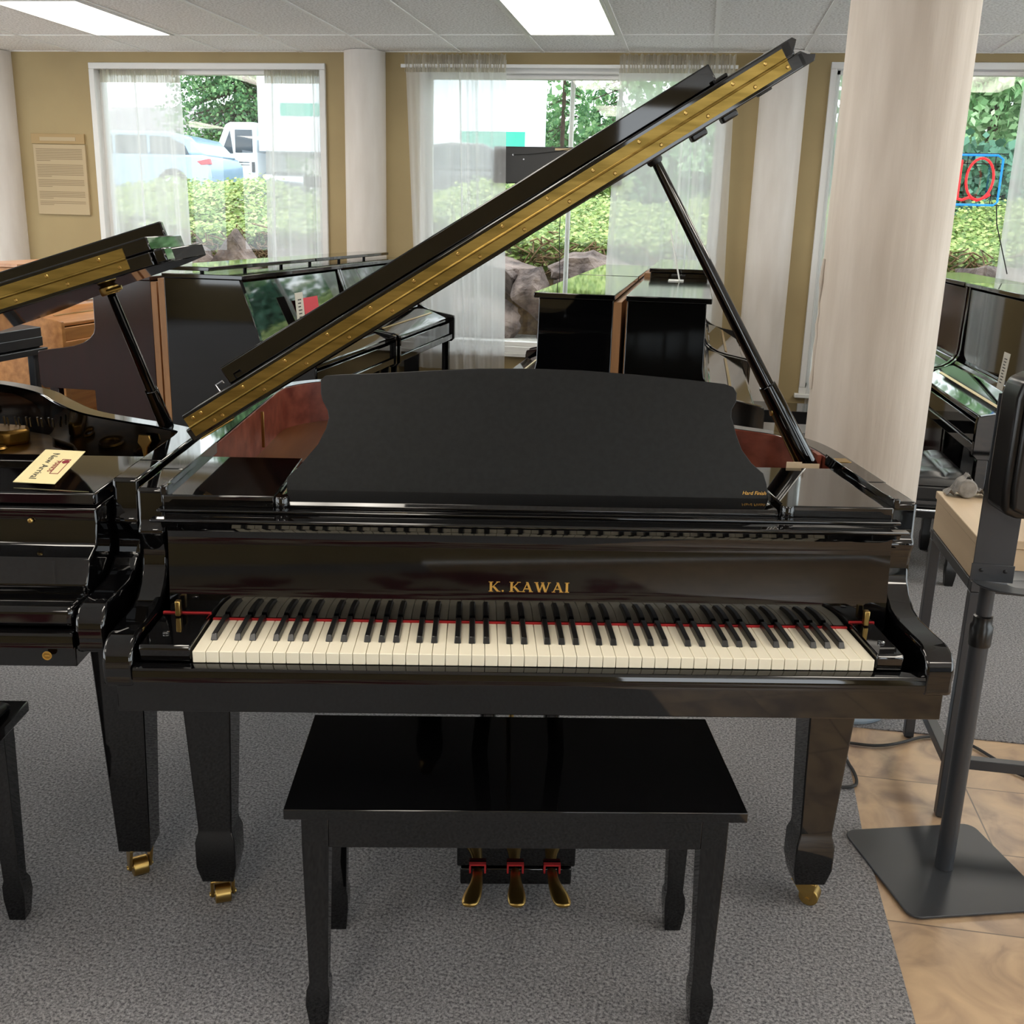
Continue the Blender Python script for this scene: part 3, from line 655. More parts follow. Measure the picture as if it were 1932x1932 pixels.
# lid (opened) and folded front flap
TH = R(32.3); LM = lidframe(-.725, 1.043, TH); YH = .44
def lidoutline(y0=YH):
    pts = [(0, y0), (1.448, y0), (1.448, .72)]+[(p.x, p.y) for p in spline([(1.448, .72), (1.42, .88), (1.33, 1.02), (1.15, 1.17), (.95, 1.45), (.72, 1.64), (.45, 1.73), (.2, 1.75), (.06, 1.66), (0, 1.5)], 5)][1:]
    return pts
lid = MB().prism(lidoutline(), -.030, -.0005, 'z', LM).build('lid', blk, G, .003)
MB().prism([(.0, -.030), (.012, -.030), (.020, -.020), (.006, -.012), (-.004, 0), (-.012, 0), (-.012, -.030)], YH, .72, 'y', LM @ T(1.449, 0, 0)).build('lid_end_moulding', blk, G, .001)
fl = MB().prism([(.01, YH), (1.435, YH), (1.415, .70), (.03, .70)], .0005, .030, 'z', LM).build('folded_lid_flap', blk, G, .003)
MB().prism([(-.02, .030), (.006, .030), (.012, .022), (.0, .008), (-.008, .0), (-.02, .0)], YH, .6, 'y', LM @ T(1.436, 0, 0)).build('flap_end_moulding', blk, G, .001)
MB().box(.065, 1.342, .688, .710, .030, .073, LM).build('flap_lip', blk, G, .003)
piano_hinge(G, LM, .012, 1.415, YH, [.03+.0]+[.05+.1045*k for k in range(13)]+[1.375])
MB().box(.02, .10, YH-.012, YH+.01, -.033, -.030, LM).build('spine_hinge', brass, G, .001)
for u in (1.20, 1.27): MB().box(u, u+.035, .50, .53, -.045, -.030, LM).build('lid_clip', plast, G, .004)
MB().box(1.355, 1.385, .5, .52, -.036, -.030, LM).build('lid_bumper', rubber, G, .002); MB().box(1.33, 1.36, .66, .68, .030, .038, LM).build('flap_bumper', rubber, G, .002)
MB().tube([LM @ Vector(p) for p in ((.062, .60, .03), (.062, .60, .045), (.080, .60, .045), (.080, .60, .040))], .0025, 8).build('flap_hook', chrome, G)
# prop
a = Vector((.672, .655, .935)); c = Vector((.266, .690, 1.622)); d = (c-a).normalized(); 
def rod(a, c, r0, r1, n=14): return MB().tube([a, a.lerp(c, .5), c], [r0, (r0+r1)/2, r1], n)
def beam(a, c, w0, w1, th, side=Vector((0, 1, 0))):
    d = (c-a).normalized(); s1 = side.cross(d).normalized(); s2 = d.cross(s1).normalized(); vs = []
    for p, w in ((a, w0), (c, w1)):
        for q, r_ in ((-1, -1), (1, -1), (1, 1), (-1, 1)): vs.append(tuple(p+s1*q*w/2+s2*r_*th/2))
    return MB().add(vs, [(0, 1, 2, 3), (4, 5, 6, 7), (0, 1, 5, 4), (1, 2, 6, 5), (2, 3, 7, 6), (3, 0, 4, 7)])
pr_ = rod(a+d*.19, c, .0165, .0105).build('lid_prop', blk, G)
rod(a-d*.01, a+d*.23, .025, .0205, 16).build('prop_base', blk, pr_, .003)
MB().lathe([(.014, 0), (.018, .006), (.018, .014), (.012, .018)], (0, 0, 0), 20, LM @ T(1.146, .690, -.050)).build('prop_cup', steel2, G)
MB().lathe([(.012, -.002), (.012, .004), (.005, .006)], (0, 0, 0), 16, T(*(a+d*.16)) @ Ry(-pi/2) @ T(0, 0, .018)).build('prop_pivot', brass, pr_)
# lyre and pedals
box('lyre_box', blk, G, -.143, .125, .33, .42, .075, .16, .004); box('lyre_box_base', blk, G, -.135, .117, .325, .425, .032, .075, .004)
for x in (-.09, .07): MB().tube([(x, .38, .15), (x*.8, .38, .35), (x*1.1, .38, .64)], .018, 12).build('lyre_post', blk, G)
b = MB().tube([(-.02, .45, .2), (-.02, .8, .65)], .006, 8); b.build('lyre_brace', brass, G)
for k, x in enumerate((-.096, -.011, .072)):
    side = (-1, 0, 1)[k]; out = []
    Lp = [(0, .335), (0, .29), (side*.006, .262), (side*.014, .235)]
    vs = []; fs = []; rows = [(0, .335, .012), (0, .30, .012), (side*.003, .27, .015), (side*.009, .245, .020), (side*.013, .225, .022), (side*.016, .209, .020), (side*.017, .199, .013)]
    for ox, yy, w in rows:
        z = .071 if yy > .25 else .071-(.25-yy)*.08
        for s_, dz in ((-1, 0), (-.85, .006), (.85, .006), (1, 0), (.85, -.006), (-.85, -.006)): vs.append((x+ox+w*s_, yy, z+dz))
    for i in range(len(rows)-1):
        for q in range(6): fs.append((i*6+q, i*6+(q+1) % 6, i*6+6+(q+1) % 6, i*6+6+q))
    fs += [tuple(range(6))[::-1], tuple(range(len(vs)-6, len(vs)))]
    pd = MB().add(vs, fs).build('pedal', brass, G, sub=1, sharp=80)
    MB().box(x-.019, x-.015, .318, .328, .066, .088).box(x+.015, x+.019, .318, .328, .066, .088).box(x-.019, x+.019, .318, .328, .085, .089).build('pedal_felt', red, G)
# cards tucked behind the right shelf block
x, y = pw(.60, .545); tagcard('paper_slip', 'folded cream paper slip behind the right shelf block of the grand piano', (x, y, .948), PT, .035, .030, slip, False)
x, y = pw(.635, .552); tagcard('paper_slip', 'second cream paper slip leaning beside the folded one, nearer the lid prop', (x, y, .948), PT, .05, .025, slip, False)

# ---- second grand at left
Q = thing('grand_piano', 'second black grand piano at the left with fallboard closed and a paper sign on top', 'piano', (*G2O, 0), PT)
rimQ = [(.755, .40), (.755, .66)]+[(p.x, p.y) for p in spline([(.755, .66), (.74, .74), (.66, .81), (.56, .87), (.42, .97), (.30, 1.12), (.20, 1.26), (.06, 1.38), (-.08, 1.45), (-.35, 1.50), (-.6, 1.46), (-.72, 1.36), (-.755, 1.2)], 6)][1:]+[(-.755, .40)]
grand_common(Q, -.755, .755, rimQ, blk, foot=False, tailleg=(-.38, 1.2), up=.032, cz=(R(-60), R(-60)))
MB().prism([(.08, .786), (.074, .80), (.10, .845), (.14, .86), (.152, .90), (.15, .93), (.3, .93), (.3, .70), (.05, .70)], -.698, .698, 'x').build('closed_fallboard', blk, Q, .004)
MB().box(-.698, .698, -.004, .10, .7455, .785).build('fallboard_edge', blk, Q, .012, 4)
MB().box(-.69, .69, .17, .50, .9305, .955).build('music_shelf', blk, Q, .004)
MB().prism([(-.5, .95), (.5, .95), (.5, .965), (-.5, .965)], .40, .44, 'y').build('folded_music_desk', blk, Q, .003)
MB().lathe([(.005, 0), (.005, .004), (.003, .006)], (0, 0, 0), 14, T(.573, .149, .905) @ Rx(pi/2)).build('lock', brass, Q)
emb = MB().lathe([(.0085, 0), (.0085, .001), (.0068, .001), (.0068, 0)], (0, 0, 0), 24, T(.652, -.0215, .7) @ Rx(pi/2)); emb.box(-.004, .004, -.0012, 0, -.0012, .0012, T(.652, -.0215, .7)); emb.build('emblem', gold, Q)
pq = [(-.69, .52), (.62, .52), (.60, .70), (.50, .84), (.40, .92), (.28, 1.02), (.22, 1.17), (.0, 1.30), (-.3, 1.35), (-.6, 1.25), (-.69, 1.0)]
MB().prism(pq, .84, .858, 'z').build('iron_plate', bronze, Q, .008)
for x, y in ((.26, .84), (.40, .74), (.10, .95), (-.05, 1.05)):
    MB().lathe([(.052, 0), (.060, .004), (.056, .009), (.046, .006), (.044, 0)], (0, 0, 0), 28, T(x, y, .858) @ Rz(R(20)) @ Matrix.Diagonal((1.25, .7, 1, 1))).build('plate_hole_ring', bronze, Q)
    MB().lathe([(.045, 0), (.045, .001)], (0, 0, 0), 28, T(x, y, .858) @ Rz(R(20)) @ Matrix.Diagonal((1.25, .7, 1, 1))).build('plate_hole_shade', mahi2, Q)  # dark disc whose colour stands for the shade inside the hole
MB().prism([(-.3, 1.0), (.16, 1.0), (.20, 1.05), (.18, 1.10), (-.3, 1.22)], .858, .90, 'z').build('plate_shoulder', bronze, Q, .01)
b = MB()
for k in range(40): x = -.35+k*.016; b.cyl((x, 1.10+.012*(k % 2)-.1*max(0, x), .9), (x, 1.095+.012*(k % 2)-.1*max(0, x), .925), .0028, 7)
for k in range(50): x = -.25+k*.014; b.cyl((x, .57+.012*(k % 3), .858), (x, .565+.012*(k % 3), .89), .0028, 7)
o = b.build('tuning_pins', chrome, Q); o['kind'] = 'stuff'
MB().box(-.3, .46, .54, .62, .858, .864).build('red_felt_strip', red, Q)
bb = MB().prism([(-.022, .0), (-.016, .022), (.022, .024), (.028, .008), (.012, -.008), (.008, -.030), (-.002, -.038), (-.008, -.012)], -.006, 0, 'y', T(.60, .775, .925) @ Rz(R(-32))); bb.build('lid_bracket', brass, Q, .002)
TQ = R(18.2); QM = lidframe(-.735, .917, TQ)
def lq(u0): return [(u0, YH), (1.52, YH), (1.585, .47), (1.60, .72)]+[(p.x, p.y) for p in spline([(1.60, .72), (1.55, .84), (1.42, .93), (1.2, 1.1), (.95, 1.35), (.6, 1.48), (.35, 1.5), (u0, 1.4)], 5)][1:]
MB().prism([(.22, YH), (1.555, YH), (1.60, .70)]+[(p.x, p.y) for p in spline([(1.60, .70), (1.50, .84), (1.32, .95), (1.15, 1.12), (.95, 1.35), (.6, 1.48), (.35, 1.5), (.22, 1.4)], 5)][1:], -.030, -.0005, 'z', QM).build('lid', blk, Q, .003)
MB().prism([(.22, YH), (1.56, YH), (1.56, .70), (.22, .70)], .0005, .030, 'z', QM).build('folded_lid_flap', blk, Q, .003)
MB().box(.3, 1.53, .685, .705, .030, .070, QM).build('flap_lip', blk, Q, .003)
MB().box(1.56, 1.585, YH, .50, -.03, .0, QM).build('lid_end_moulding', blk, Q, .004)
piano_hinge(Q, QM, .23, 1.505, YH, [.3+.115*k for k in range(11)])
a = Vector((.662, .79, .935)); c = QM @ Vector((1.385, .62, -.055)); d = (c-a).normalized()
pq_ = rod(a+d*.12, c, .013, .010).build('lid_prop', blk, Q); rod(a, a+d*.15, .018, .016).build('prop_base', blk, pq_, .002)
MB().lathe([(.020, 0), (.022, .004), (.022, .016), (.016, .022)], (0, 0, 0), 20, QM @ T(1.385, .62, -.052)).build('prop_cup', brass, Q)
MB().tube([QM @ Vector((1.385, .60, -.045)), QM @ Vector((1.42, .60, -.045))], .005, 8).build('cup_screw', brass, Q)
box('lyre_box', blk, Q, -.13, .13, .33, .42, .06, .16, .004)
for x in (-.09, .09): MB().cyl((x, .38, .15), (x, .38, .64), .018).build('lyre_post', blk, Q)
# paper sign on second grand
x, y = gw(.563, .285); t = thing('paper_sign', 'cream New Arrival paper sign lying sideways on the left grand piano', 'sign', (x, y, .957), PT+R(-7))
SM = T(0, 0, .022) @ Rx(R(16))
MB().box(-.043, .043, -.068, .068, 0, .0012, SM).build('sheet', paper, t)
text('sign_text', 'New Arrival', .0215, ink, t, SM @ T(-.018, 0, .0016) @ Rz(R(-90)), ext=.0002, space=1.0)
text('shop_text', 'PIANOS', .013, inkr, t, SM @ T(.004, .0, .0016) @ Rz(R(-90)), ext=.0002)
b = MB()
for q in ((-.0, .018, -.030, -.0285), (-.0, .018, .0285, .030), (0, .0012, -.030, .030), (.0168, .018, -.030, .030)): b.box(q[0]+.013, q[1]+.013, q[2], q[3], .0014, .002, SM)
b.build('shop_emblem', inkr, t); MB().prism([(.016, .018), (.022, .012), (.033, .017), (.027, .027), (.020, .026)], .0014, .002, 'z', SM).build('leaf_mark', inkr, t)

# ------------------------------------------------------------------ right side: desk, stand, cable
t = thing('wood_desk', 'light oak desk with charcoal metal frame at the right edge', 'desk', (.72, 2.60, 0))
zt = .768
MB().box(0, 1.5, 0, .48, zt-.022, zt).build('desktop', deskw, t, .002); MB().box(.004, 1.496, .004, .476, zt-.112, zt-.0225).build('drawer_box', deskw, t, .001)
b = MB(); c_ = .028
for x in (0, 1.47):
    for y in (0, .452): MB().box(x, x+c_, y, y+c_, .0, zt-.1405).build('leg', steel, t, .002)
for y in (0, .452): MB().box(0, 1.498, y, y+c_, zt-.140, zt-.1125).build('top_rail', steel, t, .002)
for x in (0, 1.47): MB().box(x, x+c_, c_+.001, .451, zt-.140, zt-.1125).build('side_rail', steel, t, .002); MB().box(x, x+c_, c_+.001, .451, .145, .172).build('lower_side_rail', steel, t, .002)
MB().box(c_+.001, 1.469, .0, c_, .145, .172).build('lower_front_rail', steel, t, .002)
for x in (.014, 1.484):
    for y in (.014, .466): MB().lathe([(.012, -.004), (.012, 0)], (x, y, 0), 16).build('foot_pad', rubber, t)
t = thing('cloth_bundle', 'crumpled grey cloth roll at the back left corner of the oak desk', 'cloth', (.785, 3.045, .768))
MB().tube([(0, -.045, .028), (0, .02, .028)], .026, 24).build('roll', clothg, t, .004)
vs = []; fs = []; n = 12
for j in range(n+1):
    for i in range(n+1):
        u, v = i/n, j/n; vs.append((-.05+.11*u, -.03+.06*v, .004+.05*math.exp(-((u-.5)*4)**2)+.012*sin(u*17+v*9)*cos(v*11)+.006*sin(u*31)))
vs = [(a_, b_, max(.003, c2)) for a_, b_, c2 in vs]
for j in range(n):
    for i in range(n): k = j*(n+1)+i; fs.append((k, k+1, k+n+2, k+n+1))
MB().add(vs, fs).build('loose_fold', clothg, t, sharp=80)
t = thing('brochure_stand', 'white brochure with a blue picture standing on the oak desk at the right edge', 'brochure', (.955, 2.80, .768), R(-8))
MB().box(-.07, .2, -.001, .001, 0, .16, Rx(R(-10))).build('card_sheet', paperw, t); MB().box(-.065, .195, -.002, -.0012, .03, .13, Rx(R(-10))).build('blue_picture', bluep, t)
# dispenser stand
t = thing('dispenser_stand', 'dark metal floor stand with square base, round tray and black sanitizer dispenser', 'stand', (.688, 2.355, 0), R(17.6))
b = MB(); P = []; hw = .176; rr_ = .03
for cx, cy, a0 in ((hw-rr_, hw-rr_, 0), (-hw+rr_, hw-rr_, 90), (-hw+rr_, -hw+rr_, 180), (hw-rr_, -hw+rr_, 270)):
    for k in range(6): a = R(a0+k*18); P.append((cx+rr_*cos(a), cy+rr_*sin(a)))
b.prism(P, .0, .006, 'z').build('base_plate', steel, t, .0015)
MB().lathe([(.021, .0065), (.021, .60)], (0, 0, 0), 32).build('pole', steel, t)
MB().lathe([(.0165, .60), (.0165, .735)], (0, 0, 0), 32).build('inner_pole', steel, t)
MB().lathe([(.024, .585), (.025, .59), (.025, .632), (.021, .638), (.021, .655), (.0175, .658)], (0, 0, 0), 20).build('height_collar', plast, t)
Mt = T(0, 0, 0) @ Rz(R(-22))
MB().lathe([(.098, 0), (.102, .003), (.102, .006), (.098, .004), (.035, .001), (.032, -.001)], (0, 0, 0), 48, T(.065, -.03, .738) @ Matrix.Diagonal((1.1, .8, 1, 1))).build('drip_tray', steel, t)
MB().box(-.042, .042, -.0015, .0015, .742, 1.16, T(-.004, -.012, 0) @ Rz(R(-19))).build('back_plate', steel, t, .001)
MB().box(-.045, .045, -.004, -.002, .742, .782, T(-.004, -.012, 0) @ Rz(R(-19))).build('bracket_flange', steel, t, .001)
for x in (-.024, .026): MB().lathe([(.004, 0), (.004, .003), (.002, .004)], (0, 0, 0), 12, T(-.004, -.012, 0) @ Rz(R(-19)) @ T(x, -.004, .768) @ Rx(pi/2)).build('bolt', steel2, t)
Md = T(-.004, -.012, 0) @ Rz(R(-10)) @ T(.018, -.06, .925)
sh = [(-.062, .0), (-.066, .05), (-.066, .24), (-.058, .275), (-.03, .288), (.03, .288), (.058, .275), (.066, .24), (.066, .05), (.06, .0), (.03, -.012), (-.03, -.012)]
MB().prism(sh, -.045, .045, 'y', Md).build('dispenser_body', plast, t, .012, 4)
MB().prism([(x*.82, z*.9+.012) for x, z in sh], -.062, -.0455, 'y', Md).build('dispenser_cover', plast, t, .014, 4)
# cable on the floor
pts = [(.469, 2.687), (.50, 2.690), (.524, 2.702), (.538, 2.74), (.534, 2.809), (.511, 2.887), (.49, 2.93), (.50, 2.965), (.528, 2.968), (.619, 2.966), (.689, 2.995), (.766, 3.052), (.814, 3.068), (.842, 3.064), (.905, 3.039), (.956, 2.964), (1.014, 2.873), (1.2, 2.8), (1.5, 2.78)]
o = MB().tube([(p.x, p.y, .0065 if p.x < .53 else .003) for p in spline(pts, 5)], .0045, 8).build('floor_cable', rubber); tag(o, 'black power cable snaking over the tan floor tiles by the right piano leg', 'cable')
o = MB().lathe([(.135, .001), (.14, .012), (.138, .02), (.125, .022), (.12, .1), (.10, .12)], (0, 0, 0), 48).build('round_tub', blue); o.location = (.56, 3.235, 0); tag(o, 'pale blue round base on the carpet edge behind the right piano leg', 'tub')
# rug behind the camera (seen mirrored in the black lacquer)
o = MB().box(-3.2, 1.9, -4.0, -.35, .0005, .012).build('patterned_rug', rugm); tag(o, 'patterned dark red and grey rug, seen only mirrored in the piano lacquer', 'rug')

# ------------------------------------------------------------------ outside
def cards(name, pts, size, m, parent=None, nrm=None, flat=.0, asp=1.6):
    n = len(pts); th = rng.uniform(0, 2*pi, n); ph = np.arccos(rng.uniform(-1, 1, n)); ax = np.stack([np.sin(ph)*np.cos(th), np.sin(ph)*np.sin(th), np.cos(ph)], 1)
    if nrm is not None: ax = ax*(1-flat)+np.array(nrm)*flat*1.5; ax /= np.linalg.norm(ax, axis=1)[:, None]
    r = rng.normal(size=(n, 3)); u = np.cross(ax, r); u /= np.linalg.norm(u, axis=1)[:, None]; v = np.cross(ax, u)
    s = (size*rng.uniform(.6, 1.3, n))[:, None]
    q = np.stack([pts-u*s, pts-v*s/asp, pts+u*s, pts+v*s/asp], 1).reshape(-1, 3)
    me = bpy.data.meshes.new(name); me.vertices.add(4*n); me.vertices.foreach_set('co', q.ravel()); me.loops.add(4*n); me.loops.foreach_set('vertex_index', np.arange(4*n))
    me.polygons.add(n); me.polygons.foreach_set('loop_start', np.arange(n)*4); me.polygons.foreach_set('loop_total', np.full(n, 4)); me.update(); me.validate()
    me.materials.append(m); o = bpy.data.objects.new(name, me); COL.objects.link(o); o.parent = parent; return o
struct(MB().box(-12, 9, YW+.2, 10.4, .2, .42).build('ground', ground))
tr = MB().prism([(10.0, .2), (10.4, .9), (10.7, 1.02), (14.0, 1.62), (15, 1.62), (15, .2)], -12, 9, 'x').build('bank', stem); struct(tr)
struct(MB().box(-45, 30, 15, 60, 1.2, 1.64).build('road', asph))
# ivy bank
n = 90000; X = rng.uniform(-7.6, 4.2, n); V = rng.uniform(0, 1, n)**1.2; Y = 10.45+V*3.6
Zb = 1.30+.10*np.sin(X*1.7)+.06*np.sin(X*4.1)+V*.50+.07*rng.normal(size=n)*.6
front = rng.uniform(0, 1, n) < .10; Zb = np.where(front, 1.02+rng.uniform(0, .35, n), Zb); Y = np.where(front, 10.35+rng.uniform(0, .15, n), Y)
cards('ivy_hedge', np.stack([X, Y, Zb], 1), .030, lf_hedge, None, (0, -.35, 1), .55, 1.3); tag(bpy.data.objects['ivy_hedge'], 'low bright green ivy hedge growing above the boulders outside', 'hedge')
b = MB()
for k in range(700):
    x = random.uniform(-7.5, 4.4); z = random.uniform(1.0, 1.32); y = 10.32+random.uniform(-.05, .12); p = [(x, y, z)]
    for q in range(3): p.append((p[-1][0]+random.uniform(-.12, .12), y+random.uniform(-.05, .05), p[-1][2]+random.uniform(-.12, .06)))
    b.tube(p, .008, 4)
o = b.build('ivy_stems', stem); tag(o, 'tangle of bare brown ivy stems under the hedge outside', 'stems', None, 'stuff')
RK = [(-5.02, 10.1, .98, .24, .2, .22), (-4.50, 10.0, .98, .34, .22, .34), (-5.5, 10.1, .9, .35, .25, .3), (-3.9, 10.1, .95, .34, .25, .3), (-3.3, 10.15, .85, .4, .25, .35), (-1.85, 10.1, 1.02, .36, .3, .24), (-1.50, 9.95, .80, .27, .25, .30), (-1.0, 10.15, 1.02, .42, .3, .21), (-1.18, 9.95, .84, .2, .2, .17), (-2.0, 9.85, .55, .40, .3, .28), (-1.15, 9.8, .58, .36, .3, .26), (-.5, 10.0, .85, .35, .3, .3), (-2.5, 10.1, .8, .35, .3, .4), (.2, 10.1, .9, .4, .3, .35), (1.0, 10.1, .85, .4, .3, .38), (1.9, 10.1, 1.0, .42, .3, .28), (2.55, 10.0, 1.05, .36, .3, .22), (3.2, 10.1, .9, .45, .3, .34), (-.3, 9.75, .5, .4, .3, .22), (-4.9, 9.9, .6, .5, .3, .3), (-3.9, 9.9, .55, .45, .3, .3)]
RL = {0: 'small grey boulder under the ivy, left of the pointed one, seen through the left window', 1: 'pointed pinkish boulder seen through the left window', 5: 'dark angular boulder at the upper left of the rocks in the middle window', 6: 'large brown faceted boulder in the middle of the rocks, middle window', 7: 'flat wide reddish boulder under the ivy right of the white post', 8: 'small lichen-spotted boulder between bigger rocks in the middle window', 9: 'low rounded boulder at the bottom left of the rocks, middle window', 10: 'pale grey boulder at the foot of the rock wall, middle window', 16: 'pale flat rock seen through the right window beneath the ivy'}
for i, (x, y, z, a, bq, c) in enumerate(RK):
    bm = bmesh.new(); rr = random.Random(i+40)
    for k in range(15):
        v = Vector((rr.gauss(0, 1), rr.gauss(0, 1), rr.gauss(0, 1))).normalized()
        if i == 1 and v.z > 0: v = Vector((v.x*.8*(1-v.z), v.y*.8, v.z*1.25))
        bm.verts.new((v.x*a, v.y*bq, v.z*c))
    if i == 1: bm.verts.new((0, 0, c*1.0))
    bmesh.ops.convex_hull(bm, input=bm.verts); bmesh.ops.delete(bm, geom=[v for v in bm.verts if not v.link_faces], context='VERTS'); bmesh.ops.subdivide_edges(bm, edges=bm.edges, cuts=3, use_grid_fill=True)
    for v in bm.verts: v.co *= 1+.035*(math.sin(v.co.x*31+i)+math.sin(v.co.z*37+v.co.y*29+i*2))
    me = bpy.data.meshes.new('boulder'); bm.to_mesh(me); bm.free(); me.materials.append(rock)
    o = bpy.data.objects.new('boulder', me); COL.objects.link(o); o.location = (x, y, z); md = o.modifiers.new('bevel', 'BEVEL'); md.width = .012; md.segments = 2
    tag(o, RL.get(i, 'grey retaining boulder mostly hidden behind curtains and pianos'), 'boulder', None if i in RL else 'hidden boulders of the retaining wall')
# trees
def tree(lab, x, y, z0, H, rad, m, n, size, style, seed=0, name='tree'):
    t = thing(name, lab, 'tree', (x, y, z0)); b = MB().tube([(0, 0, 0), (.05, 0, H*.5), (0, 0, H*.95)], [.09, .06, .02], 8)
    rr = np.random.default_rng(seed)
    if style == 'con':
        P = []
        for k in range(n//60):
            h = rr.uniform(.08, 1)**.9; a = rr.uniform(0, 2*pi); l = rad*(1-h*.75)*rr.uniform(.6, 1.1); m_ = 60; s = rr.uniform(.1, 1, m_)
            cx = np.cos(a)*l*s; cy = np.sin(a)*l*s; cz = h*H-.45*l*s**1.6
            P.append(np.stack([cx+rr.normal(0, .10, m_)*s, cy+rr.normal(0, .10, m_)*s, cz+rr.normal(0, .05, m_)], 1))
            b.tube([(0, 0, h*H), (np.cos(a)*l*.6, np.sin(a)*l*.6, h*H-.2*l)], .02, 5)
        P = np.concatenate(P)
    else:
        P = []
        for k in range(n//80):
            v = rr.normal(size=3); v /= np.linalg.norm(v); c = v*rad*rr.uniform(.3, 1)*np.array([1, 1, H/rad*.42])+np.array([0, 0, H*.58]); m_ = 80
            P.append(c+rr.normal(size=(m_, 3))*np.array([.28, .28, .14])*rad*.45)
        P = np.concatenate(P)
    b.build('trunk', bark, t); cards('foliage', P, size, m, t); return t
tree('dark green conifer with drooping branches seen through the left window', -14.6, 33, 1.6, 9, 3.6, lf_con, 42000, .07, 'con', 1)
tree('dense conifer behind the parked car at the far left', -23.5, 33, 1.6, 9, 3.4, lf_con, 20000, .09, 'con', 2)
tree('tall thin conifer behind the truck, in the middle window', -6.3, 36, 1.6, 10, 2.1, lf_con, 5500, .07, 'con', 3)
tree('airy tree left of the white post with sky showing through', -5.0, 38, 1.6, 11, 2.0, lf_con, 4500, .07, 'con', 4)
tree('airy tree right of the white post in the middle window', -2.9, 36, 1.6, 10, 2.0, lf_con, 4500, .07, 'con', 5)
tree('blue-green tree behind the right sheer of the middle window', .3, 33, 1.6, 9, 3.0, lf_dec, 15000, .09, 'dec', 6)
tree('leafy maple filling the top of the right window', 3.9, 16.5, 1.4, 5.2, 1.9, lf_dec, 36000, .065, 'dec', 7)
tree('shaded broadleaf tree beside the leafy maple', 7.4, 18, 1.4, 5.6, 2.3, lf_dec, 18000, .075, 'dec', 8)
tree('round green bush by the road behind the middle window', -2.0, 17.5, 1.3, 1.2, .75, lf_hedge, 4000, .05, 'dec', 9, 'bush')
n = 16000; P = np.stack([rng.uniform(1.5, 7, n), 14.3+rng.uniform(-.1, .5, n), rng.uniform(1.4, 2.45, n)+.1*rng.normal(size=n)], 1)
cards('ivy_wall', P, .06, lf_dk, None, (0, -1, .2), .5, 1.3); tag(bpy.data.objects['ivy_wall'], 'dark ivy covered wall below the neon sign outside', 'ivy')
for k, x in enumerate((-9, -2, 6, 13)):
    n = 9000; P = np.stack([x+rng.uniform(-3.3, 3.3, n), 45+rng.normal(0, 1, n), 1.8+np.abs(rng.normal(0, 2.0, n))], 1)
    o = cards('distant_tree', P, .2, lf_con); tag(o, 'distant woodland edge far behind the road', 'tree', 'distant woodland clumps')
# vehicles
def wheel(t, x, y, z, r=.34, w=.22):
    o = MB().tube([(x, y-w/2, z), (x, y+w/2, z)], r, 32).build('wheel', tyre, t, .03)
    MB().tube([(x, y-w/2-.012, z), (x, y-w/2+.02, z)], r*.66, 24).build('rim', chrome, o); b = MB()
    for k in range(7): a = 2*pi*k/7; b.box(.05, r*.62, -.012, .0, -.018, .018, T(x, y-w/2-.014, z) @ Ry(a))
    b.build('spokes', chrome, o)
def car(lab, x0, y, z, L, W, H, paint, suv, name='car', flip=False):
    t = thing(name, lab, 'car', (x0, y, z)); s = L/4.8
    if suv:
        body = [(0.05, .35), (.02, .75), (.25, .95), (1.1, 1.06), (4.62, 1.06), (4.74, .9), (4.78, .5), (4.7, .3)]; cab = [(1.0, 1.04), (1.85, 1.50), (2.4, 1.56), (3.7, 1.55), (4.25, 1.44), (4.66, 1.04)]
        win = [[(1.35, 1.08), (1.95, 1.44), (2.35, 1.47), (2.35, 1.06)], [(2.42, 1.06), (2.42, 1.47), (3.2, 1.47), (3.2, 1.05)], [(3.27, 1.05), (3.27, 1.46), (3.75, 1.44), (4.12, 1.27), (4.22, 1.06)]]
    else:
        body = [(0.05, .3), (.02, .62), (.2, .82), (1.0, .90), (3.6, .90), (4.7, .72), (4.78, .5), (4.72, .28)]; cab = [(.5, .88), (1.15, 1.30), (1.9, 1.40), (2.6, 1.38), (3.65, .88)]
        win = [[(.85, .92), (1.25, 1.26), (1.9, 1.33), (1.9, .91)], [(1.98, .91), (1.98, 1.33), (2.55, 1.31), (3.3, .93)]]
    f = lambda P: [((L-a*s) if flip else a*s, q) for a, q in P]
    bo = MB().prism(f(body), -W/2, W/2, 'y').build('body', paint, t, .06, 3); MB().prism(f(cab), -W/2+.12, W/2-.12, 'y').build('cabin', paint, t, .07, 3)
    for w_ in win: MB().prism(f(w_), -W/2+.105, -W/2+.13, 'y').build('side_window', cglass, t, .01)
    for a in (.95, 3.85):
        wheel(t, (L-a*s) if flip else a*s, -W/2+.10, .35)
        MB().tube([((L-a*s) if flip else a*s, -W/2-.004, .36), ((L-a*s) if flip else a*s, -W/2+.03, .36)], .40, 28).build('wheel_arch', tyre, t)
        wheel(t, (L-a*s) if flip else a*s, W/2-.12, .35)
    x = (L-4.6*s) if flip else 4.45*s; MB().prism([(x, .92), (x+.30*s, .98), (x+.33*s, .86), (x+.1*s, .84)], -W/2-.01, -W/2+.1, 'y').build('tail_light', tail if not flip else chrome, t, .01)
    return t
car('silver blue estate car parked beyond the hedge, seen through the left window', -15.7, 24, 1.66, 4.78, 1.85, 1.55, carblue, True)
car('dark saloon car parked outside behind the middle window', -6.4, 20.5, 1.45, 4.35, 1.75, 1.42, cardark, False)
t = thing('box_truck', 'white box truck with a teal stripe parked beyond the cars', 'truck', (-12.55, 27.5, 1.65))
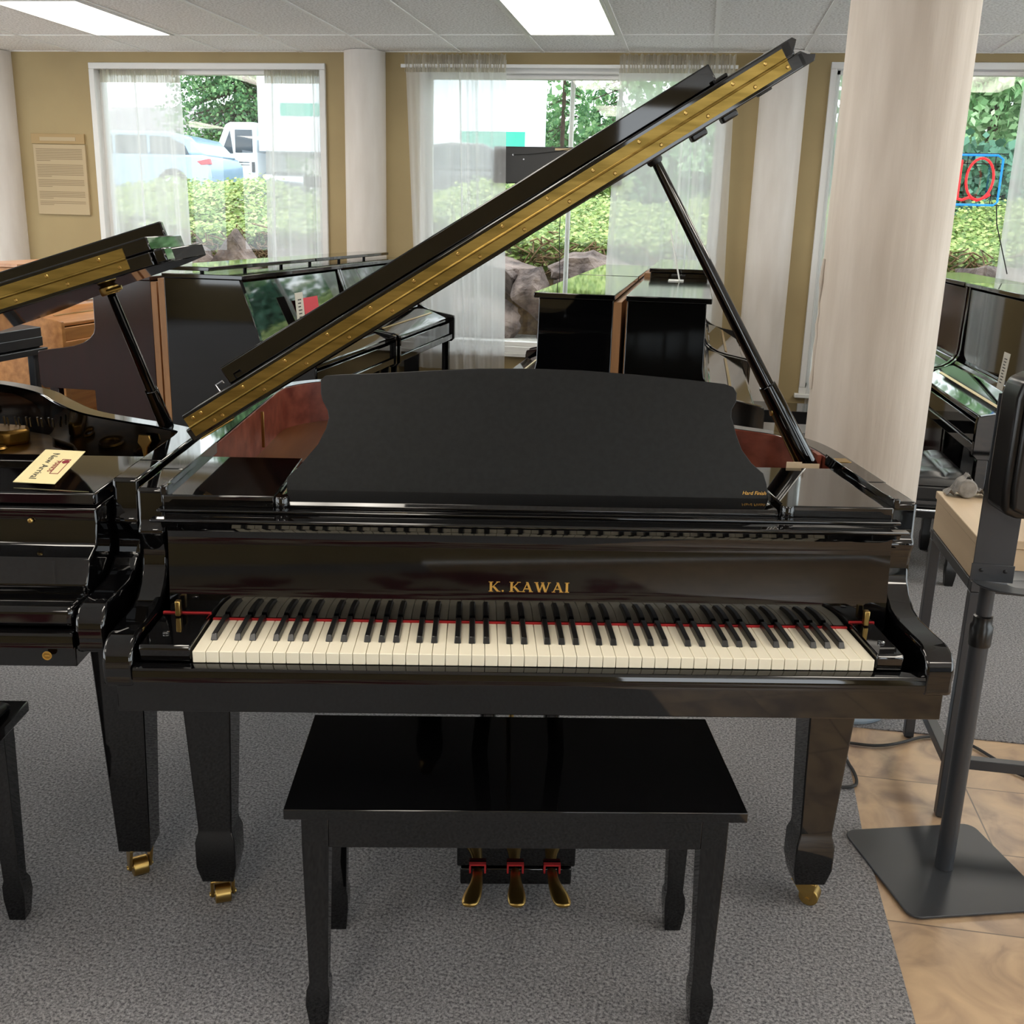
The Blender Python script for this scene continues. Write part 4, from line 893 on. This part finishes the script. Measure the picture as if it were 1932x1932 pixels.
MB().prism([(0, .5), (0, 1.2), (.12, 1.35), (.42, 2.0), (.55, 2.06), (1.25, 2.06), (1.25, .5)], -1.0, 1.0, 'y').build('cab', truckw, t, .05, 3)
MB().prism([(.30, 1.30), (.55, 1.86), (.62, 1.30)], -1.012, -.99, 'y').build('quarter_window', cglass, t); MB().box(.68, 1.15, -1.012, -.99, 1.32, 1.88).build('side_window', cglass, t, .01)
MB().box(1.12, 1.2, -1.03, -1.0, .85, 1.1).build('door_handle', plast, t); b = MB(); b.box(.62, 1.05, -1.012, -1.0, 1.08, 1.10).box(.62, 1.05, -1.012, -1.0, 1.02, 1.035); b.build('door_stripe', plast, t)
bx = MB().box(1.4, 8.35, -1.2, 1.2, 1.35, 3.42).build('cargo_box', truckw, t, .02); MB().box(6.6, 8.2, -1.21, -1.2, 1.5, 1.9).build('stripe', teal, bx)
MB().box(2, 3.6, -1.21, -1.2, 2.2, 2.5).build('side_lettering', teal, bx)
MB().box(.2, 8.2, -.5, .5, .55, .8).build('chassis', tyre, t)
for k in (1.7,): MB().tube([(1.4, -.8, .62), (2.5, -.8, .62)], .26, 20).build('fuel_tank', chrome, t, .03)
for x in (.75, 6.2): wheel(t, x, -.85, .45, .45, .28); wheel(t, x, .85, .45, .45, .28)
t = thing('house', 'distant house with a grey shingle roof beyond the parked cars', 'house', (-22.5, 46, 1.6))
MB().box(-5, 7, 0, 6, 0, 2.6).build('wall', pillw, t); MB().prism([(-.6, 2.5), (3, 4.6), (6.6, 2.5)], -5.6, 7.6, 'x').build('roof', shing, t)

# ------------------------------------------------------------------ light and camera
w = bpy.data.worlds.new('World'); S.world = w; w.use_nodes = True; nt = w.node_tree; bg = nt.nodes['Background']
bg.inputs[0].default_value = (.90, .96, 1.0, 1); bg.inputs[1].default_value = 3.7
cam = bpy.data.cameras.new('camera'); co = bpy.data.objects.new('camera', cam); COL.objects.link(co); S.camera = co
yaw, pitch, roll = R(-9.524), R(15.595), R(1.601)
f = Vector((sin(yaw)*cos(pitch), cos(yaw)*cos(pitch), -sin(pitch))); r = Vector((cos(yaw), -sin(yaw), 0)); u = r.cross(f)
r2 = r*cos(roll)+u*sin(roll); u2 = -r*sin(roll)+u*cos(roll)
M = Matrix((r2, u2, -f)).transposed().to_4x4(); M.translation = (0, 0, 1.4836); co.matrix_world = M
cam.sensor_width = 36; cam.lens = 1968/1932*36; cam.clip_start = .02; cam.clip_end = 300
S.view_settings.view_transform = 'Standard'; S.view_settings.look = 'None'; S.view_settings.exposure = .3; S.view_settings.gamma = 1
S.cycles.max_bounces = 8; S.cycles.transparent_max_bounces = 24; S.cycles.diffuse_bounces = 4; S.cycles.glossy_bounces = 5
